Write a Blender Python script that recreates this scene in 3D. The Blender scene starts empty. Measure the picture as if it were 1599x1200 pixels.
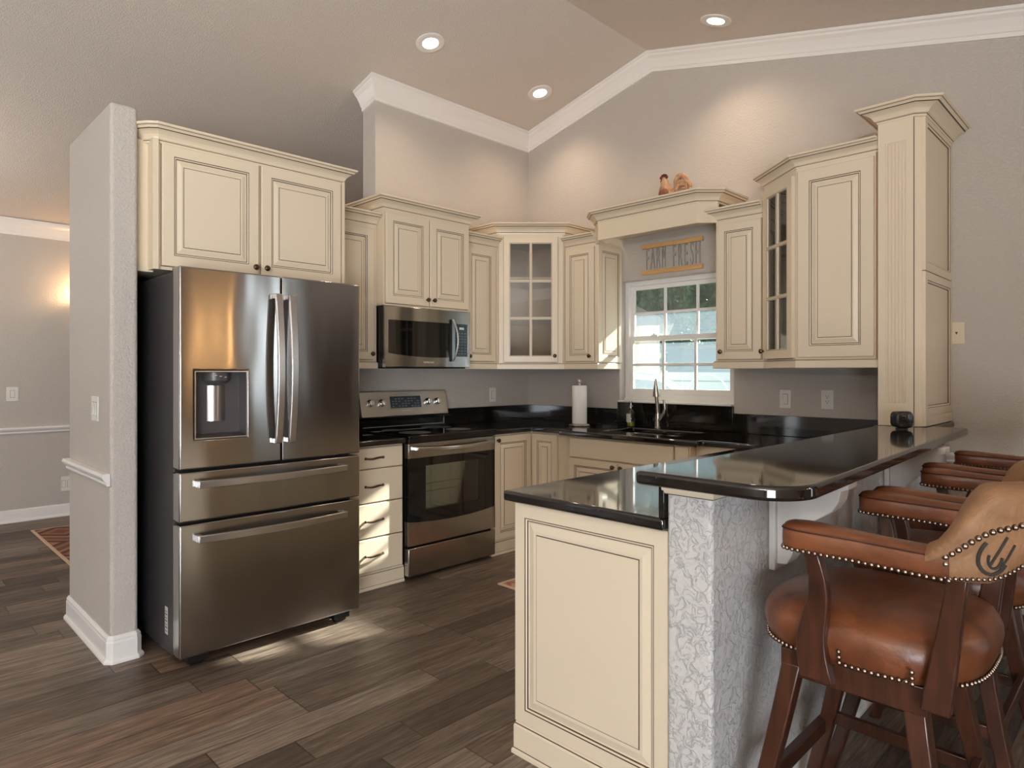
import bpy, bmesh, math, random
from mathutils import Vector, Matrix
random.seed(7)
scene = bpy.context.scene
COL = scene.collection
PI = math.pi

# ------------------------------------------------------------------ camera
cam_data = bpy.data.cameras.new('camera')
cam_data.sensor_width = 36.0
cam_data.lens = 1026.55 / 1599.0 * 36.0
cam_data.shift_y = -(600.0 - 581.7) / 1599.0
cam_data.clip_start = 0.02
cam = bpy.data.objects.new('camera', cam_data)
COL.objects.link(cam)
cam.location = (-4.2616, -4.0352, 1.3237)
cam.rotation_euler = (PI / 2, 0, math.radians(44.8494 - 90.0))
scene.camera = cam

# ------------------------------------------------------------------ exposure, sky, sun, daylight
scene.view_settings.view_transform = 'Standard'
scene.view_settings.look = 'None'
scene.view_settings.gamma = 1.0
scene.view_settings.use_curve_mapping = False
scene.view_settings.exposure = 0.12
scene.cycles.max_bounces = 10
scene.cycles.diffuse_bounces = 5
scene.cycles.transparent_max_bounces = 16
scene.cycles.sample_clamp_indirect = 6.0

world = bpy.data.worlds.new('world')
scene.world = world
world.use_nodes = True
wn = world.node_tree
wn.nodes.clear()
sky = wn.nodes.new('ShaderNodeTexSky')
sky.sky_type = 'NISHITA'
sky.sun_disc = False
sky.sun_elevation = math.radians(32)
sky.sun_rotation = math.radians(75)
bg = wn.nodes.new('ShaderNodeBackground')
bg.inputs['Strength'].default_value = 0.048
wo = wn.nodes.new('ShaderNodeOutputWorld')
wn.links.new(sky.outputs[0], bg.inputs[0])
wn.links.new(bg.outputs[0], wo.inputs[0])

def light(name, kind, loc, energy, color, **kw):
    d = bpy.data.lights.new(name, kind)
    d.energy = energy
    d.color = color
    for k, v in kw.items():
        if k not in ('aim',):
            setattr(d, k, v)
    o = bpy.data.objects.new(name, d)
    COL.objects.link(o)
    o.location = loc
    if 'aim' in kw:
        o.rotation_euler = Vector(kw['aim']).to_track_quat('-Z', 'Y').to_euler()
    return o

light('sun', 'SUN', (8, -4, 9), 26.0, (1.0, 0.93, 0.80), angle=math.radians(1.2), aim=(-1.0, 0.262, -0.56))
# daylight coming through the glazed openings of the living room behind the camera
light('daylight_slider', 'AREA', (-6.0, -5.70, 0.74), 160.0, (0.86, 0.93, 1.0), shape='RECTANGLE', size=1.7, size_y=1.2, aim=(0.1, 1, 0.18))
light('daylight_window', 'AREA', (-0.62, -5.70, 1.45), 6.0, (0.80, 0.92, 1.0), shape='RECTANGLE', size=0.2, size_y=1.9, aim=(0, 1, 0))
light('added_uplight', 'AREA', (-7.0, -4.9, 1.83), 340.0, (1.0, 0.97, 0.94), shape='DISK', size=0.34, aim=(0.12, 0.1, 1))  # uplight added out of view to brighten the ceiling
light('hall_fill_light', 'POINT', (-4.3, 1.9, 2.2), 26.0, (1.0, 0.91, 0.81), shadow_soft_size=0.3)  # added fill lamp without a fixture, brightens the hall
light('daylight_hall', 'AREA', (-8.40, 1.7, 1.15), 18.0, (0.95, 0.97, 1.0), shape='RECTANGLE', size=1.6, size_y=1.8, aim=(1, 0.1, -0.1))

# ------------------------------------------------------------------ materials
def new_mat(name):
    m = bpy.data.materials.new(name)
    m.use_nodes = True
    nt = m.node_tree
    b = nt.nodes['Principled BSDF']
    return m, nt, b

def srgb(r, g, b):
    def f(c):
        c /= 255.0
        return c / 12.92 if c <= 0.04045 else ((c + 0.055) / 1.055) ** 2.4
    return (f(r), f(g), f(b), 1.0)

def simple(name, col, rough=0.5, metal=0.0, spec=None, bump=None, coat=0.0):
    m, nt, b = new_mat(name)
    b.inputs['Base Color'].default_value = col
    b.inputs['Roughness'].default_value = rough
    b.inputs['Metallic'].default_value = metal
    if spec is not None:
        b.inputs['Specular IOR Level'].default_value = spec
    b.inputs['Coat Weight'].default_value = coat
    if bump:
        scale, dist = bump
        tc = nt.nodes.new('ShaderNodeTexCoord')
        n = nt.nodes.new('ShaderNodeTexNoise')
        n.inputs['Scale'].default_value = scale
        n.inputs['Detail'].default_value = 3.0
        bp = nt.nodes.new('ShaderNodeBump')
        bp.inputs['Strength'].default_value = 1.0
        bp.inputs['Distance'].default_value = dist
        nt.links.new(tc.outputs['Object'], n.inputs['Vector'])
        nt.links.new(n.outputs['Fac'], bp.inputs['Height'])
        nt.links.new(bp.outputs[0], b.inputs['Normal'])
    return m

def nd(nt, typ, **kw):
    n = nt.nodes.new(typ)
    for k, v in kw.items():
        if k in n.inputs.keys() if hasattr(n.inputs, 'keys') else False:
            n.inputs[k].default_value = v
        else:
            setattr(n, k, v)
    return n

def math_node(nt, op, a, b=None, c=None):
    n = nt.nodes.new('ShaderNodeMath')
    n.operation = op
    for i, v in enumerate((a, b, c)):
        if v is None:
            continue
        if isinstance(v, (int, float)):
            n.inputs[i].default_value = v
        else:
            nt.links.new(v, n.inputs[i])
    return n.outputs[0]

def ramp(nt, fac, stops, interp='LINEAR'):
    r = nt.nodes.new('ShaderNodeValToRGB')
    r.color_ramp.interpolation = interp
    el = r.color_ramp.elements
    while len(el) < len(stops):
        el.new(0.5)
    for e, (p, c) in zip(el, stops):
        e.position = p
        e.color = c
    nt.links.new(fac, r.inputs[0])
    return r.outputs[0]

def make_paint(name, col, rough, scale, dist):
    """wall paint over an orange-peel textured plaster"""
    m, nt, b = new_mat(name)
    b.inputs['Base Color'].default_value = col
    b.inputs['Roughness'].default_value = rough
    tc = nt.nodes.new('ShaderNodeTexCoord')
    n1 = nd(nt, 'ShaderNodeTexNoise')
    n1.inputs['Scale'].default_value = scale
    n1.inputs['Detail'].default_value = 4.0
    n1.inputs['Distortion'].default_value = 0.6
    nt.links.new(tc.outputs['Object'], n1.inputs['Vector'])
    h = ramp(nt, n1.outputs['Fac'], [(0.38, (0, 0, 0, 1)), (0.62, (1, 1, 1, 1))])
    bp = nt.nodes.new('ShaderNodeBump')
    bp.inputs['Strength'].default_value = 1.0
    bp.inputs['Distance'].default_value = dist
    nt.links.new(h, bp.inputs['Height'])
    nt.links.new(bp.outputs[0], b.inputs['Normal'])
    return m

M_WALL = make_paint('wall_paint', srgb(189, 182, 174), 0.75, 85.0, 0.0016)
M_CEIL = make_paint('ceiling_paint', srgb(216, 207, 198), 0.85, 120.0, 0.0018)
M_WHITE = simple('white_trim_paint', srgb(232, 229, 225), 0.35)
M_PLATE = simple('white_plastic', srgb(225, 222, 214), 0.35)
M_IVORY = simple('ivory_plastic', srgb(214, 201, 172), 0.4)
M_SLOT = simple('dark_slot', srgb(60, 56, 50), 0.6)

def make_stucco():
    m, nt, b = new_mat('knockdown_stucco')
    b.inputs['Base Color'].default_value = srgb(204, 201, 199)
    b.inputs['Roughness'].default_value = 0.55
    tc = nt.nodes.new('ShaderNodeTexCoord')
    n0 = nd(nt, 'ShaderNodeTexNoise')
    n0.inputs['Scale'].default_value = 32.0
    n0.inputs['Detail'].default_value = 5.0
    n0.inputs['Roughness'].default_value = 0.62
    n0.inputs['Distortion'].default_value = 1.1
    nt.links.new(tc.outputs['Object'], n0.inputs['Vector'])
    h = ramp(nt, n0.outputs['Fac'], [(0.44, (0, 0, 0, 1)), (0.50, (0.8, 0.8, 0.8, 1)), (0.58, (1, 1, 1, 1))])
    bp = nt.nodes.new('ShaderNodeBump')
    bp.inputs['Strength'].default_value = 0.9
    bp.inputs['Distance'].default_value = 0.003
    nt.links.new(h, bp.inputs['Height'])
    nt.links.new(bp.outputs[0], b.inputs['Normal'])
    return m
M_STUCCO = make_stucco()

def make_floor():
    m, nt, b = new_mat('wood_look_planks')
    tc = nt.nodes.new('ShaderNodeTexCoord')
    sep = nt.nodes.new('ShaderNodeSeparateXYZ')
    nt.links.new(tc.outputs['Object'], sep.inputs[0])
    X, Y = sep.outputs[0], sep.outputs[1]
    W, L = 0.152, 0.92
    yy = math_node(nt, 'DIVIDE', Y, W)
    row = math_node(nt, 'FLOOR', yy)
    fy = math_node(nt, 'FRACT', yy)
    wn1 = nd(nt, 'ShaderNodeTexWhiteNoise', noise_dimensions='1D')
    nt.links.new(row, wn1.inputs['W'])
    off = math_node(nt, 'MULTIPLY', wn1.outputs['Value'], L * 5.0)
    xx = math_node(nt, 'DIVIDE', math_node(nt, 'ADD', X, off), L)
    colx = math_node(nt, 'FLOOR', xx)
    fx = math_node(nt, 'FRACT', xx)
    cmb = nt.nodes.new('ShaderNodeCombineXYZ')
    nt.links.new(colx, cmb.inputs[0]); nt.links.new(row, cmb.inputs[1])
    wn2 = nd(nt, 'ShaderNodeTexWhiteNoise', noise_dimensions='2D')
    nt.links.new(cmb.outputs[0], wn2.inputs['Vector'])
    tone = wn2.outputs['Value']
    base = ramp(nt, tone, [(0.0, srgb(66, 55, 46)), (0.22, srgb(90, 77, 65)), (0.45, srgb(110, 98, 86)),
                           (0.62, srgb(76, 64, 54)), (0.8, srgb(122, 110, 98)), (0.92, srgb(118, 97, 80)), (1.0, srgb(108, 92, 79))])
    # grain: noise stretched along the plank, shifted per plank
    cmb2 = nt.nodes.new('ShaderNodeCombineXYZ')
    nt.links.new(math_node(nt, 'ADD', math_node(nt, 'MULTIPLY', X, 2.2), math_node(nt, 'MULTIPLY', tone, 37.0)), cmb2.inputs[0])
    nt.links.new(math_node(nt, 'MULTIPLY', Y, 26.0), cmb2.inputs[1])
    nt.links.new(math_node(nt, 'MULTIPLY', tone, 11.0), cmb2.inputs[2])
    g = nd(nt, 'ShaderNodeTexNoise')
    g.inputs['Scale'].default_value = 1.0
    g.inputs['Detail'].default_value = 8.0
    g.inputs['Roughness'].default_value = 0.65
    g.inputs['Distortion'].default_value = 1.4
    nt.links.new(cmb2.outputs[0], g.inputs['Vector'])
    grain = ramp(nt, g.outputs['Fac'], [(0.28, (0.34, 0.32, 0.30, 1)), (0.5, (0.95, 0.94, 0.93, 1)), (0.72, (1.6, 1.58, 1.55, 1))])
    mx = nd(nt, 'ShaderNodeMix', data_type='RGBA', blend_type='MULTIPLY')
    mx.inputs[0].default_value = 1.0
    nt.links.new(base, mx.inputs[6]); nt.links.new(grain, mx.inputs[7])
    cmb3 = nt.nodes.new('ShaderNodeCombineXYZ')
    nt.links.new(math_node(nt, 'ADD', math_node(nt, 'MULTIPLY', X, 9.0), math_node(nt, 'MULTIPLY', tone, 91.0)), cmb3.inputs[0])
    nt.links.new(math_node(nt, 'MULTIPLY', Y, 150.0), cmb3.inputs[1])
    g2 = nd(nt, 'ShaderNodeTexNoise')
    g2.inputs['Scale'].default_value = 1.0
    g2.inputs['Detail'].default_value = 5.0
    g2.inputs['Distortion'].default_value = 0.8
    nt.links.new(cmb3.outputs[0], g2.inputs['Vector'])
    fine = ramp(nt, g2.outputs['Fac'], [(0.30, (0.55, 0.53, 0.51, 1)), (0.5, (1, 1, 1, 1)), (0.70, (1.4, 1.39, 1.37, 1))])
    mxf = nd(nt, 'ShaderNodeMix', data_type='RGBA', blend_type='MULTIPLY')
    mxf.inputs[0].default_value = 0.85
    nt.links.new(mx.outputs[2], mxf.inputs[6]); nt.links.new(fine, mxf.inputs[7])
    mx = mxf
    # seams
    ex = math_node(nt, 'MULTIPLY', math_node(nt, 'MINIMUM', fx, math_node(nt, 'SUBTRACT', 1.0, fx)), L)
    ey = math_node(nt, 'MULTIPLY', math_node(nt, 'MINIMUM', fy, math_node(nt, 'SUBTRACT', 1.0, fy)), W)
    e = math_node(nt, 'MINIMUM', ex, ey)
    seam = ramp(nt, e, [(0.0, (0, 0, 0, 1)), (0.0022, (1, 1, 1, 1))])
    mx2 = nd(nt, 'ShaderNodeMix', data_type='RGBA', blend_type='MIX')
    nt.links.new(seam, mx2.inputs[0])
    mx2.inputs[6].default_value = srgb(44, 35, 29)
    nt.links.new(mx.outputs[2], mx2.inputs[7])
    nt.links.new(mx2.outputs[2], b.inputs['Base Color'])
    rr = ramp(nt, g.outputs['Fac'], [(0.3, (0.50, 0.50, 0.50, 1)), (0.7, (0.38, 0.38, 0.38, 1))])
    nt.links.new(rr, b.inputs['Roughness'])
    b.inputs['Specular IOR Level'].default_value = 0.4
    bp = nt.nodes.new('ShaderNodeBump')
    bp.inputs['Strength'].default_value = 0.5
    bp.inputs['Distance'].default_value = 0.0012
    ad = math_node(nt, 'ADD', math_node(nt, 'MULTIPLY', g.outputs['Fac'], 0.6), seam)
    nt.links.new(ad, bp.inputs['Height'])
    nt.links.new(bp.outputs[0], b.inputs['Normal'])
    return m
M_FLOOR = make_floor()

M_CREAM = simple('cream_cabinet_paint', srgb(224, 209, 184), 0.33)
M_GLAZE = simple('brown_glaze_line', srgb(74, 56, 40), 0.45)
M_SOFTGLAZE = simple('soft_glaze', srgb(196, 178, 146), 0.4)
M_CABIN = simple('cabinet_interior', srgb(176, 142, 108), 0.5)
M_KNOB = simple('bronze_hardware', srgb(104, 86, 70), 0.32, metal=1.0)

def make_granite():
    m, nt, b = new_mat('black_granite')
    tc = nt.nodes.new('ShaderNodeTexCoord')
    v = nd(nt, 'ShaderNodeTexVoronoi')
    v.inputs['Scale'].default_value = 260.0
    nt.links.new(tc.outputs['Object'], v.inputs['Vector'])
    n = nd(nt, 'ShaderNodeTexNoise')
    n.inputs['Scale'].default_value = 70.0
    n.inputs['Detail'].default_value = 6.0
    nt.links.new(tc.outputs['Object'], n.inputs['Vector'])
    c1 = ramp(nt, n.outputs['Fac'], [(0.35, srgb(14, 12, 11)), (0.6, srgb(31, 27, 23)), (0.75, srgb(52, 44, 36))])
    sp = ramp(nt, v.outputs['Color'], [(0.93, (0, 0, 0, 1)), (0.97, (0.06, 0.055, 0.045, 1))])
    mx = nd(nt, 'ShaderNodeMix', data_type='RGBA', blend_type='ADD')
    mx.inputs[0].default_value = 1.0
    nt.links.new(c1, mx.inputs[6]); nt.links.new(sp, mx.inputs[7])
    nt.links.new(mx.outputs[2], b.inputs['Base Color'])
    b.inputs['Roughness'].default_value = 0.06
    b.inputs['IOR'].default_value = 1.75
    return m
M_GRANITE = make_granite()

def make_steel(name, col, rough, aniso, wave=0.0):
    m, nt, b = new_mat(name)
    b.inputs['Metallic'].default_value = 1.0
    b.inputs['Anisotropic'].default_value = aniso
    b.inputs['Anisotropic Rotation'].default_value = 0.25
    tg = nt.nodes.new('ShaderNodeTangent')
    tg.direction_type = 'RADIAL'
    tg.axis = 'Z'
    nt.links.new(tg.outputs[0], b.inputs['Tangent'])
    tc = nt.nodes.new('ShaderNodeTexCoord')
    mp = nt.nodes.new('ShaderNodeMapping')
    mp.inputs['Scale'].default_value = (6.0, 6.0, 900.0)
    nt.links.new(tc.outputs['Object'], mp.inputs['Vector'])
    n = nd(nt, 'ShaderNodeTexNoise')
    n.inputs['Scale'].default_value = 1.0
    n.inputs['Detail'].default_value = 2.0
    nt.links.new(mp.outputs[0], n.inputs['Vector'])
    cc = ramp(nt, n.outputs['Fac'], [(0.3, tuple(c * 0.93 for c in col[:3]) + (1,)), (0.7, col)])
    nt.links.new(cc, b.inputs['Base Color'])
    b.inputs['Roughness'].default_value = rough
    if wave:
        mp2 = nt.nodes.new('ShaderNodeMapping')
        mp2.inputs['Scale'].default_value = (5.5, 5.5, 1.3)
        nt.links.new(tc.outputs['Object'], mp2.inputs['Vector'])
        n2 = nd(nt, 'ShaderNodeTexNoise')
        n2.inputs['Scale'].default_value = 1.0
        n2.inputs['Detail'].default_value = 1.0
        nt.links.new(mp2.outputs[0], n2.inputs['Vector'])
        bp = nt.nodes.new('ShaderNodeBump')
        bp.inputs['Strength'].default_value = 1.0
        bp.inputs['Distance'].default_value = wave
        nt.links.new(n2.outputs['Fac'], bp.inputs['Height'])
        nt.links.new(bp.outputs[0], b.inputs['Normal'])
    return m
M_STEEL = make_steel('brushed_stainless', srgb(176, 173, 170), 0.17, 0.9, 0.003)
M_STEEL2 = make_steel('satin_stainless', srgb(208, 206, 204), 0.30, 0.5)
M_CHROME = simple('polished_chrome', srgb(220, 218, 214), 0.10, metal=1.0)
M_NICKEL = simple('brushed_nickel', srgb(190, 184, 176), 0.25, metal=1.0)
M_FSIDE = simple('fridge_side_grey', srgb(62, 60, 60), 0.45, metal=0.3)
M_BLACK = simple('black_plastic', srgb(18, 17, 17), 0.35)
M_GBLACK = simple('black_glass', srgb(9, 9, 10), 0.05, spec=0.6)
M_DGREY = simple('dark_grey_plastic', srgb(74, 71, 72), 0.35)
M_LABEL = simple('pale_label', srgb(196, 192, 186), 0.5)
M_PRINT = simple('white_print', srgb(216, 214, 210), 0.5)
M_DISPLAY = simple('control_display', srgb(40, 52, 60), 0.12, spec=0.6)

def make_glass(name, tint, gloss_w=0.10, haze=0.0, hazecol=(0.8, 0.9, 1.0, 1)):
    """thin architectural pane: clear transmission, fresnel reflection, optional translucent veil imitating glare"""
    m = bpy.data.materials.new(name)
    m.use_nodes = True
    nt = m.node_tree
    nt.nodes.clear()
    out = nt.nodes.new('ShaderNodeOutputMaterial')
    tr = nt.nodes.new('ShaderNodeBsdfTransparent')
    tr.inputs[0].default_value = tint
    gl = nt.nodes.new('ShaderNodeBsdfGlossy')
    gl.inputs['Roughness'].default_value = 0.02
    fr = nt.nodes.new('ShaderNodeFresnel')
    fr.inputs[0].default_value = 1.5
    f2 = math_node(nt, 'ADD', math_node(nt, 'MULTIPLY', fr.outputs[0], 1.3), gloss_w * 0.2)
    m1 = nt.nodes.new('ShaderNodeMixShader')
    nt.links.new(f2, m1.inputs[0])
    nt.links.new(tr.outputs[0], m1.inputs[1]); nt.links.new(gl.outputs[0], m1.inputs[2])
    last = m1.outputs[0]
    if haze:
        tl = nt.nodes.new('ShaderNodeBsdfTranslucent')
        tl.inputs[0].default_value = hazecol
        m2 = nt.nodes.new('ShaderNodeMixShader')
        m2.inputs[0].default_value = haze
        nt.links.new(last, m2.inputs[1]); nt.links.new(tl.outputs[0], m2.inputs[2])
        last = m2.outputs[0]
    nt.links.new(last, out.inputs[0])
    return m
M_GLASS = make_glass('cabinet_glass', (0.93, 0.95, 0.94, 1), 0.15)
M_WGLASS = make_glass('window_glass', (0.93, 0.97, 1.0, 1), 0.1, haze=0.045, hazecol=(0.62, 0.82, 1.0, 1))  # bluish veil imitates the washed-out glare over the view
M_OVENGLASS = make_glass('oven_glass', (0.84, 0.88, 0.84, 1), 0.3)
M_BOTTLE = make_glass('bottle_glass', (0.90, 0.94, 0.92, 1), 0.2)

def make_wood(name, dark, light_, rough, scale=(3.0, 3.0, 30.0), coat=0.0):
    m, nt, b = new_mat(name)
    tc = nt.nodes.new('ShaderNodeTexCoord')
    mp = nt.nodes.new('ShaderNodeMapping')
    mp.inputs['Scale'].default_value = scale
    nt.links.new(tc.outputs['Object'], mp.inputs['Vector'])
    n = nd(nt, 'ShaderNodeTexNoise')
    n.inputs['Scale'].default_value = 1.0
    n.inputs['Detail'].default_value = 6.0
    n.inputs['Distortion'].default_value = 1.0
    nt.links.new(mp.outputs[0], n.inputs['Vector'])
    c = ramp(nt, n.outputs['Fac'], [(0.3, dark), (0.7, light_)])
    nt.links.new(c, b.inputs['Base Color'])
    b.inputs['Roughness'].default_value = rough
    b.inputs['Coat Weight'].default_value = coat
    b.inputs['Coat Roughness'].default_value = 0.15
    return m
M_STOOLWOOD = make_wood('stool_wood', srgb(44, 23, 14), srgb(76, 41, 25), 0.34, (40.0, 40.0, 5.0), 0.3)
M_PINE = make_wood('pine_slat', srgb(196, 148, 92), srgb(222, 178, 122), 0.5, (30.0, 3.0, 30.0))

def make_leather(name, a, b_, rough, crease=0.0012, scale=9.0):
    m, nt, b = new_mat(name)
    tc = nt.nodes.new('ShaderNodeTexCoord')
    n = nd(nt, 'ShaderNodeTexNoise')
    n.inputs['Scale'].default_value = scale
    n.inputs['Detail'].default_value = 5.0
    n.inputs['Distortion'].default_value = 0.8
    nt.links.new(tc.outputs['Object'], n.inputs['Vector'])
    c = ramp(nt, n.outputs['Fac'], [(0.3, a), (0.7, b_)])
    nt.links.new(c, b.inputs['Base Color'])
    b.inputs['Roughness'].default_value = rough
    v = nd(nt, 'ShaderNodeTexVoronoi', feature='DISTANCE_TO_EDGE')
    v.inputs['Scale'].default_value = scale * 9
    nt.links.new(tc.outputs['Object'], v.inputs['Vector'])
    n3 = nd(nt, 'ShaderNodeTexNoise')
    n3.inputs['Scale'].default_value = scale * 2.5
    n3.inputs['Detail'].default_value = 6.0
    n3.inputs['Distortion'].default_value = 2.0
    nt.links.new(tc.outputs['Object'], n3.inputs['Vector'])
    h = math_node(nt, 'ADD', math_node(nt, 'MULTIPLY', v.outputs['Distance'], 0.5), n3.outputs['Fac'])
    bp = nt.nodes.new('ShaderNodeBump')
    bp.inputs['Strength'].default_value = 0.7
    bp.inputs['Distance'].default_value = crease
    nt.links.new(h, bp.inputs['Height'])
    nt.links.new(bp.outputs[0], b.inputs['Normal'])
    return m
M_LEATHER = make_leather('brown_leather', srgb(82, 44, 25), srgb(122, 72, 43), 0.36)
M_HIDE = make_leather('tooled_tan_leather', srgb(128, 92, 62), srgb(157, 117, 83), 0.62, 0.0045, 7.0)
M_NAIL = simple('antique_nailhead', srgb(122, 106, 94), 0.32, metal=1.0)
M_PIPE = simple('dark_piping', srgb(62, 32, 18), 0.5)
M_BRAND = simple('burnt_brand', srgb(34, 28, 18), 0.6)
M_PAPER = simple('paper_towel', srgb(240, 238, 235), 0.9, bump=(140.0, 0.0008))
M_BULB, _nt, _b = new_mat('lamp_glow')
_b.inputs['Base Color'].default_value = (1, 0.95, 0.88, 1)
_b.inputs['Emission Color'].default_value = (1.0, 0.86, 0.68, 1)
_b.inputs['Emission Strength'].default_value = 9.0
# ------------------------------------------------------------------ geometry helpers
ORG = {}

class MB:
    """collects shapes (world coordinates) and links them as ONE mesh object"""
    def __init__(self):
        self.v = []; self.f = []; self.m = []; self.s = []
    def add(self, verts, faces, mi=0, smooth=False):
        b = len(self.v)
        self.v += [Vector(p) for p in verts]
        for i, fc in enumerate(faces):
            self.f.append([b + k for k in fc])
            self.m.append(mi[i] if isinstance(mi, (list, tuple)) else mi)
            self.s.append(smooth)
        return self
    def box(self, x0, x1, y0, y1, z0, z1, mi=0, M=None):
        x0, x1 = min(x0, x1), max(x0, x1); y0, y1 = min(y0, y1), max(y0, y1); z0, z1 = min(z0, z1), max(z0, z1)
        p = [(x, y, z) for z in (z0, z1) for (x, y) in ((x0, y0), (x1, y0), (x1, y1), (x0, y1))]
        if M: p = [M @ Vector(q) for q in p]
        return self.add(p, [(3, 2, 1, 0), (4, 5, 6, 7), (0, 1, 5, 4), (1, 2, 6, 5), (2, 3, 7, 6), (3, 0, 4, 7)], mi)
    def prism(self, poly, z0, z1, mi=0, fn=None, smooth=False):
        """poly: counter-clockwise 2-D outline extruded from z0 to z1 (fn maps (a,b,c) to the world)"""
        n = len(poly)
        fn = fn or (lambda a, b, c: (a, b, c))
        p = [fn(a, b, z0) for a, b in poly] + [fn(a, b, z1) for a, b in poly]
        self.add(p, [list(range(n - 1, -1, -1)), list(range(n, 2 * n))], mi)
        b = len(self.v)
        self.add(p, [(i, (i + 1) % n, n + (i + 1) % n, n + i) for i in range(n)], mi, smooth)
        return self
    def loft(self, rings, mi=0, closed=True, caps=True, smooth=True):
        n = len(rings[0]); p = [q for r in rings for q in r]
        fs = []
        for k in range(len(rings) - 1):
            for i in range(n if closed else n - 1):
                j = (i + 1) % n
                fs.append((k * n + i, k * n + j, (k + 1) * n + j, (k + 1) * n + i))
        self.add(p, fs, mi, smooth)
        if caps and closed:
            self.add(rings[0], [list(range(n - 1, -1, -1))], mi, smooth)
            self.add(rings[-1], [list(range(n))], mi, smooth)
        return self
    def tube(self, path, r, mi=0, seg=10, smooth=True, caps=True):
        path = [Vector(p) for p in path]; rings = []
        up = None
        for i, p in enumerate(path):
            d = (path[min(i + 1, len(path) - 1)] - path[max(i - 1, 0)]).normalized()
            if up is None:
                up = Vector((0, 0, 1)) if abs(d.z) < 0.9 else Vector((1, 0, 0))
            a = d.cross(up)
            if a.length < 1e-6: a = d.cross(Vector((0, 1, 0)))
            a.normalize(); b = a.cross(d).normalized(); up = b
            rr = r[i] if isinstance(r, (list, tuple)) else r
            rings.append([p + a * math.cos(2 * PI * k / seg) * rr + b * math.sin(2 * PI * k / seg) * rr for k in range(seg)])
        return self.loft(rings, mi, True, caps, smooth)
    def lathe(self, c, prof, mi=0, seg=24, axis=None, smooth=True):
        """prof: (radius, height) pairs along axis (default z) from centre c"""
        c = Vector(c); axis = Vector(axis or (0, 0, 1)).normalized()
        a = axis.orthogonal().normalized(); b = axis.cross(a)
        rings = [[c + axis * h + (a * math.cos(2 * PI * k / seg) + b * math.sin(2 * PI * k / seg)) * max(r, 1e-5) for k in range(seg)] for r, h in prof]
        return self.loft(rings, mi, True, True, smooth)
    def ball(self, c, r, mi=0, seg=8, rings=5, sc=(1, 1, 1)):
        c = Vector(c)
        R = []
        for i in range(1, rings):
            t = PI * i / rings
            R.append([c + Vector((r * sc[0] * math.sin(t) * math.cos(2 * PI * k / seg), r * sc[1] * math.sin(t) * math.sin(2 * PI * k / seg), -r * sc[2] * math.cos(t))) for k in range(seg)])
        p = [q for ring in R for q in ring] + [c - Vector((0, 0, r * sc[2])), c + Vector((0, 0, r * sc[2]))]
        n = seg; L = len(R); fs = []
        for k in range(L - 1):
            for i in range(n):
                fs.append((k * n + i, k * n + (i + 1) % n, (k + 1) * n + (i + 1) % n, (k + 1) * n + i))
        for i in range(n):
            fs.append((L * n, (i + 1) % n, i)); fs.append(((L - 1) * n + i, (L - 1) * n + (i + 1) % n, L * n + 1))
        return self.add(p, fs, mi, True)
    def cells(self, us, vs, filled, w0, w1, fn, mi=0):
        """rectangular slab built from a grid with cells left out (openings, L shapes)"""
        nu, nv = len(us) - 1, len(vs) - 1
        F = lambda i, j: 0 <= i < nu and 0 <= j < nv and filled(0.5 * (us[i] + us[i + 1]), 0.5 * (vs[j] + vs[j + 1]))
        idx = {}
        base = len(self.v)
        def vid(i, j, k):
            if (i, j, k) not in idx:
                idx[(i, j, k)] = len(self.v); self.v.append(Vector(fn(us[i], vs[j], (w0, w1)[k])))
            return idx[(i, j, k)]
        def face(a):
            self.f.append(a); self.m.append(mi); self.s.append(False)
        for i in range(nu):
            for j in range(nv):
                if not F(i, j): continue
                face([vid(i, j, 0), vid(i, j + 1, 0), vid(i + 1, j + 1, 0), vid(i + 1, j, 0)])
                face([vid(i, j, 1), vid(i + 1, j, 1), vid(i + 1, j + 1, 1), vid(i, j + 1, 1)])
                for (di, dj, e0, e1) in ((-1, 0, (i, j + 1), (i, j)), (1, 0, (i + 1, j), (i + 1, j + 1)), (0, -1, (i, j), (i + 1, j)), (0, 1, (i + 1, j + 1), (i, j + 1))):
                    if not F(i + di, j + dj):
                        face([vid(*e0, 0), vid(*e1, 0), vid(*e1, 1), vid(*e0, 1)])
        return self
    def sweep(self, path, prof, closed=False):
        """prof: (outset, z, material of the strip to the next point); outward is to the right of the path"""
        P = [Vector((p[0], p[1])) for p in path]; n = len(P); offs = []
        for i in range(n):
            ns = []
            for a, b in (((i - 1) % n, i), (i, (i + 1) % n)):
                if not closed and (a > b or b == 0 and a == n - 1): continue
                if not closed and (i == 0 and b == 0 or i == n - 1 and a == n - 1): continue
                d = (P[b] - P[a]).normalized(); ns.append(Vector((d.y, -d.x)))
            if len(ns) == 2:
                s = ns[0] + ns[1]; off = s / (1 + ns[0].dot(ns[1]))
            else:
                off = ns[0]
            offs.append(off)
        rings = [[(P[i].x + offs[i].x * o, P[i].y + offs[i].y * o, z) for o, z, _ in prof] for i in range(n)]
        k = len(prof)
        R = rings + ([rings[0]] if closed else [])
        p = [q for r in R for q in r]; fs = []; ms = []
        for i in range(len(R) - 1):
            for j in range(k - 1):
                fs.append((i * k + j, (i + 1) * k + j, (i + 1) * k + j + 1, i * k + j + 1)); ms.append(prof[j][2])
            fs.append((i * k + k - 1, (i + 1) * k + k - 1, (i + 1) * k, i * k)); ms.append(0)
        self.add(p, fs, ms)
        if not closed:
            self.add(rings[0], [list(range(k))], 0); self.add(rings[-1], [list(range(k - 1, -1, -1))], 0)
        return self
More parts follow.
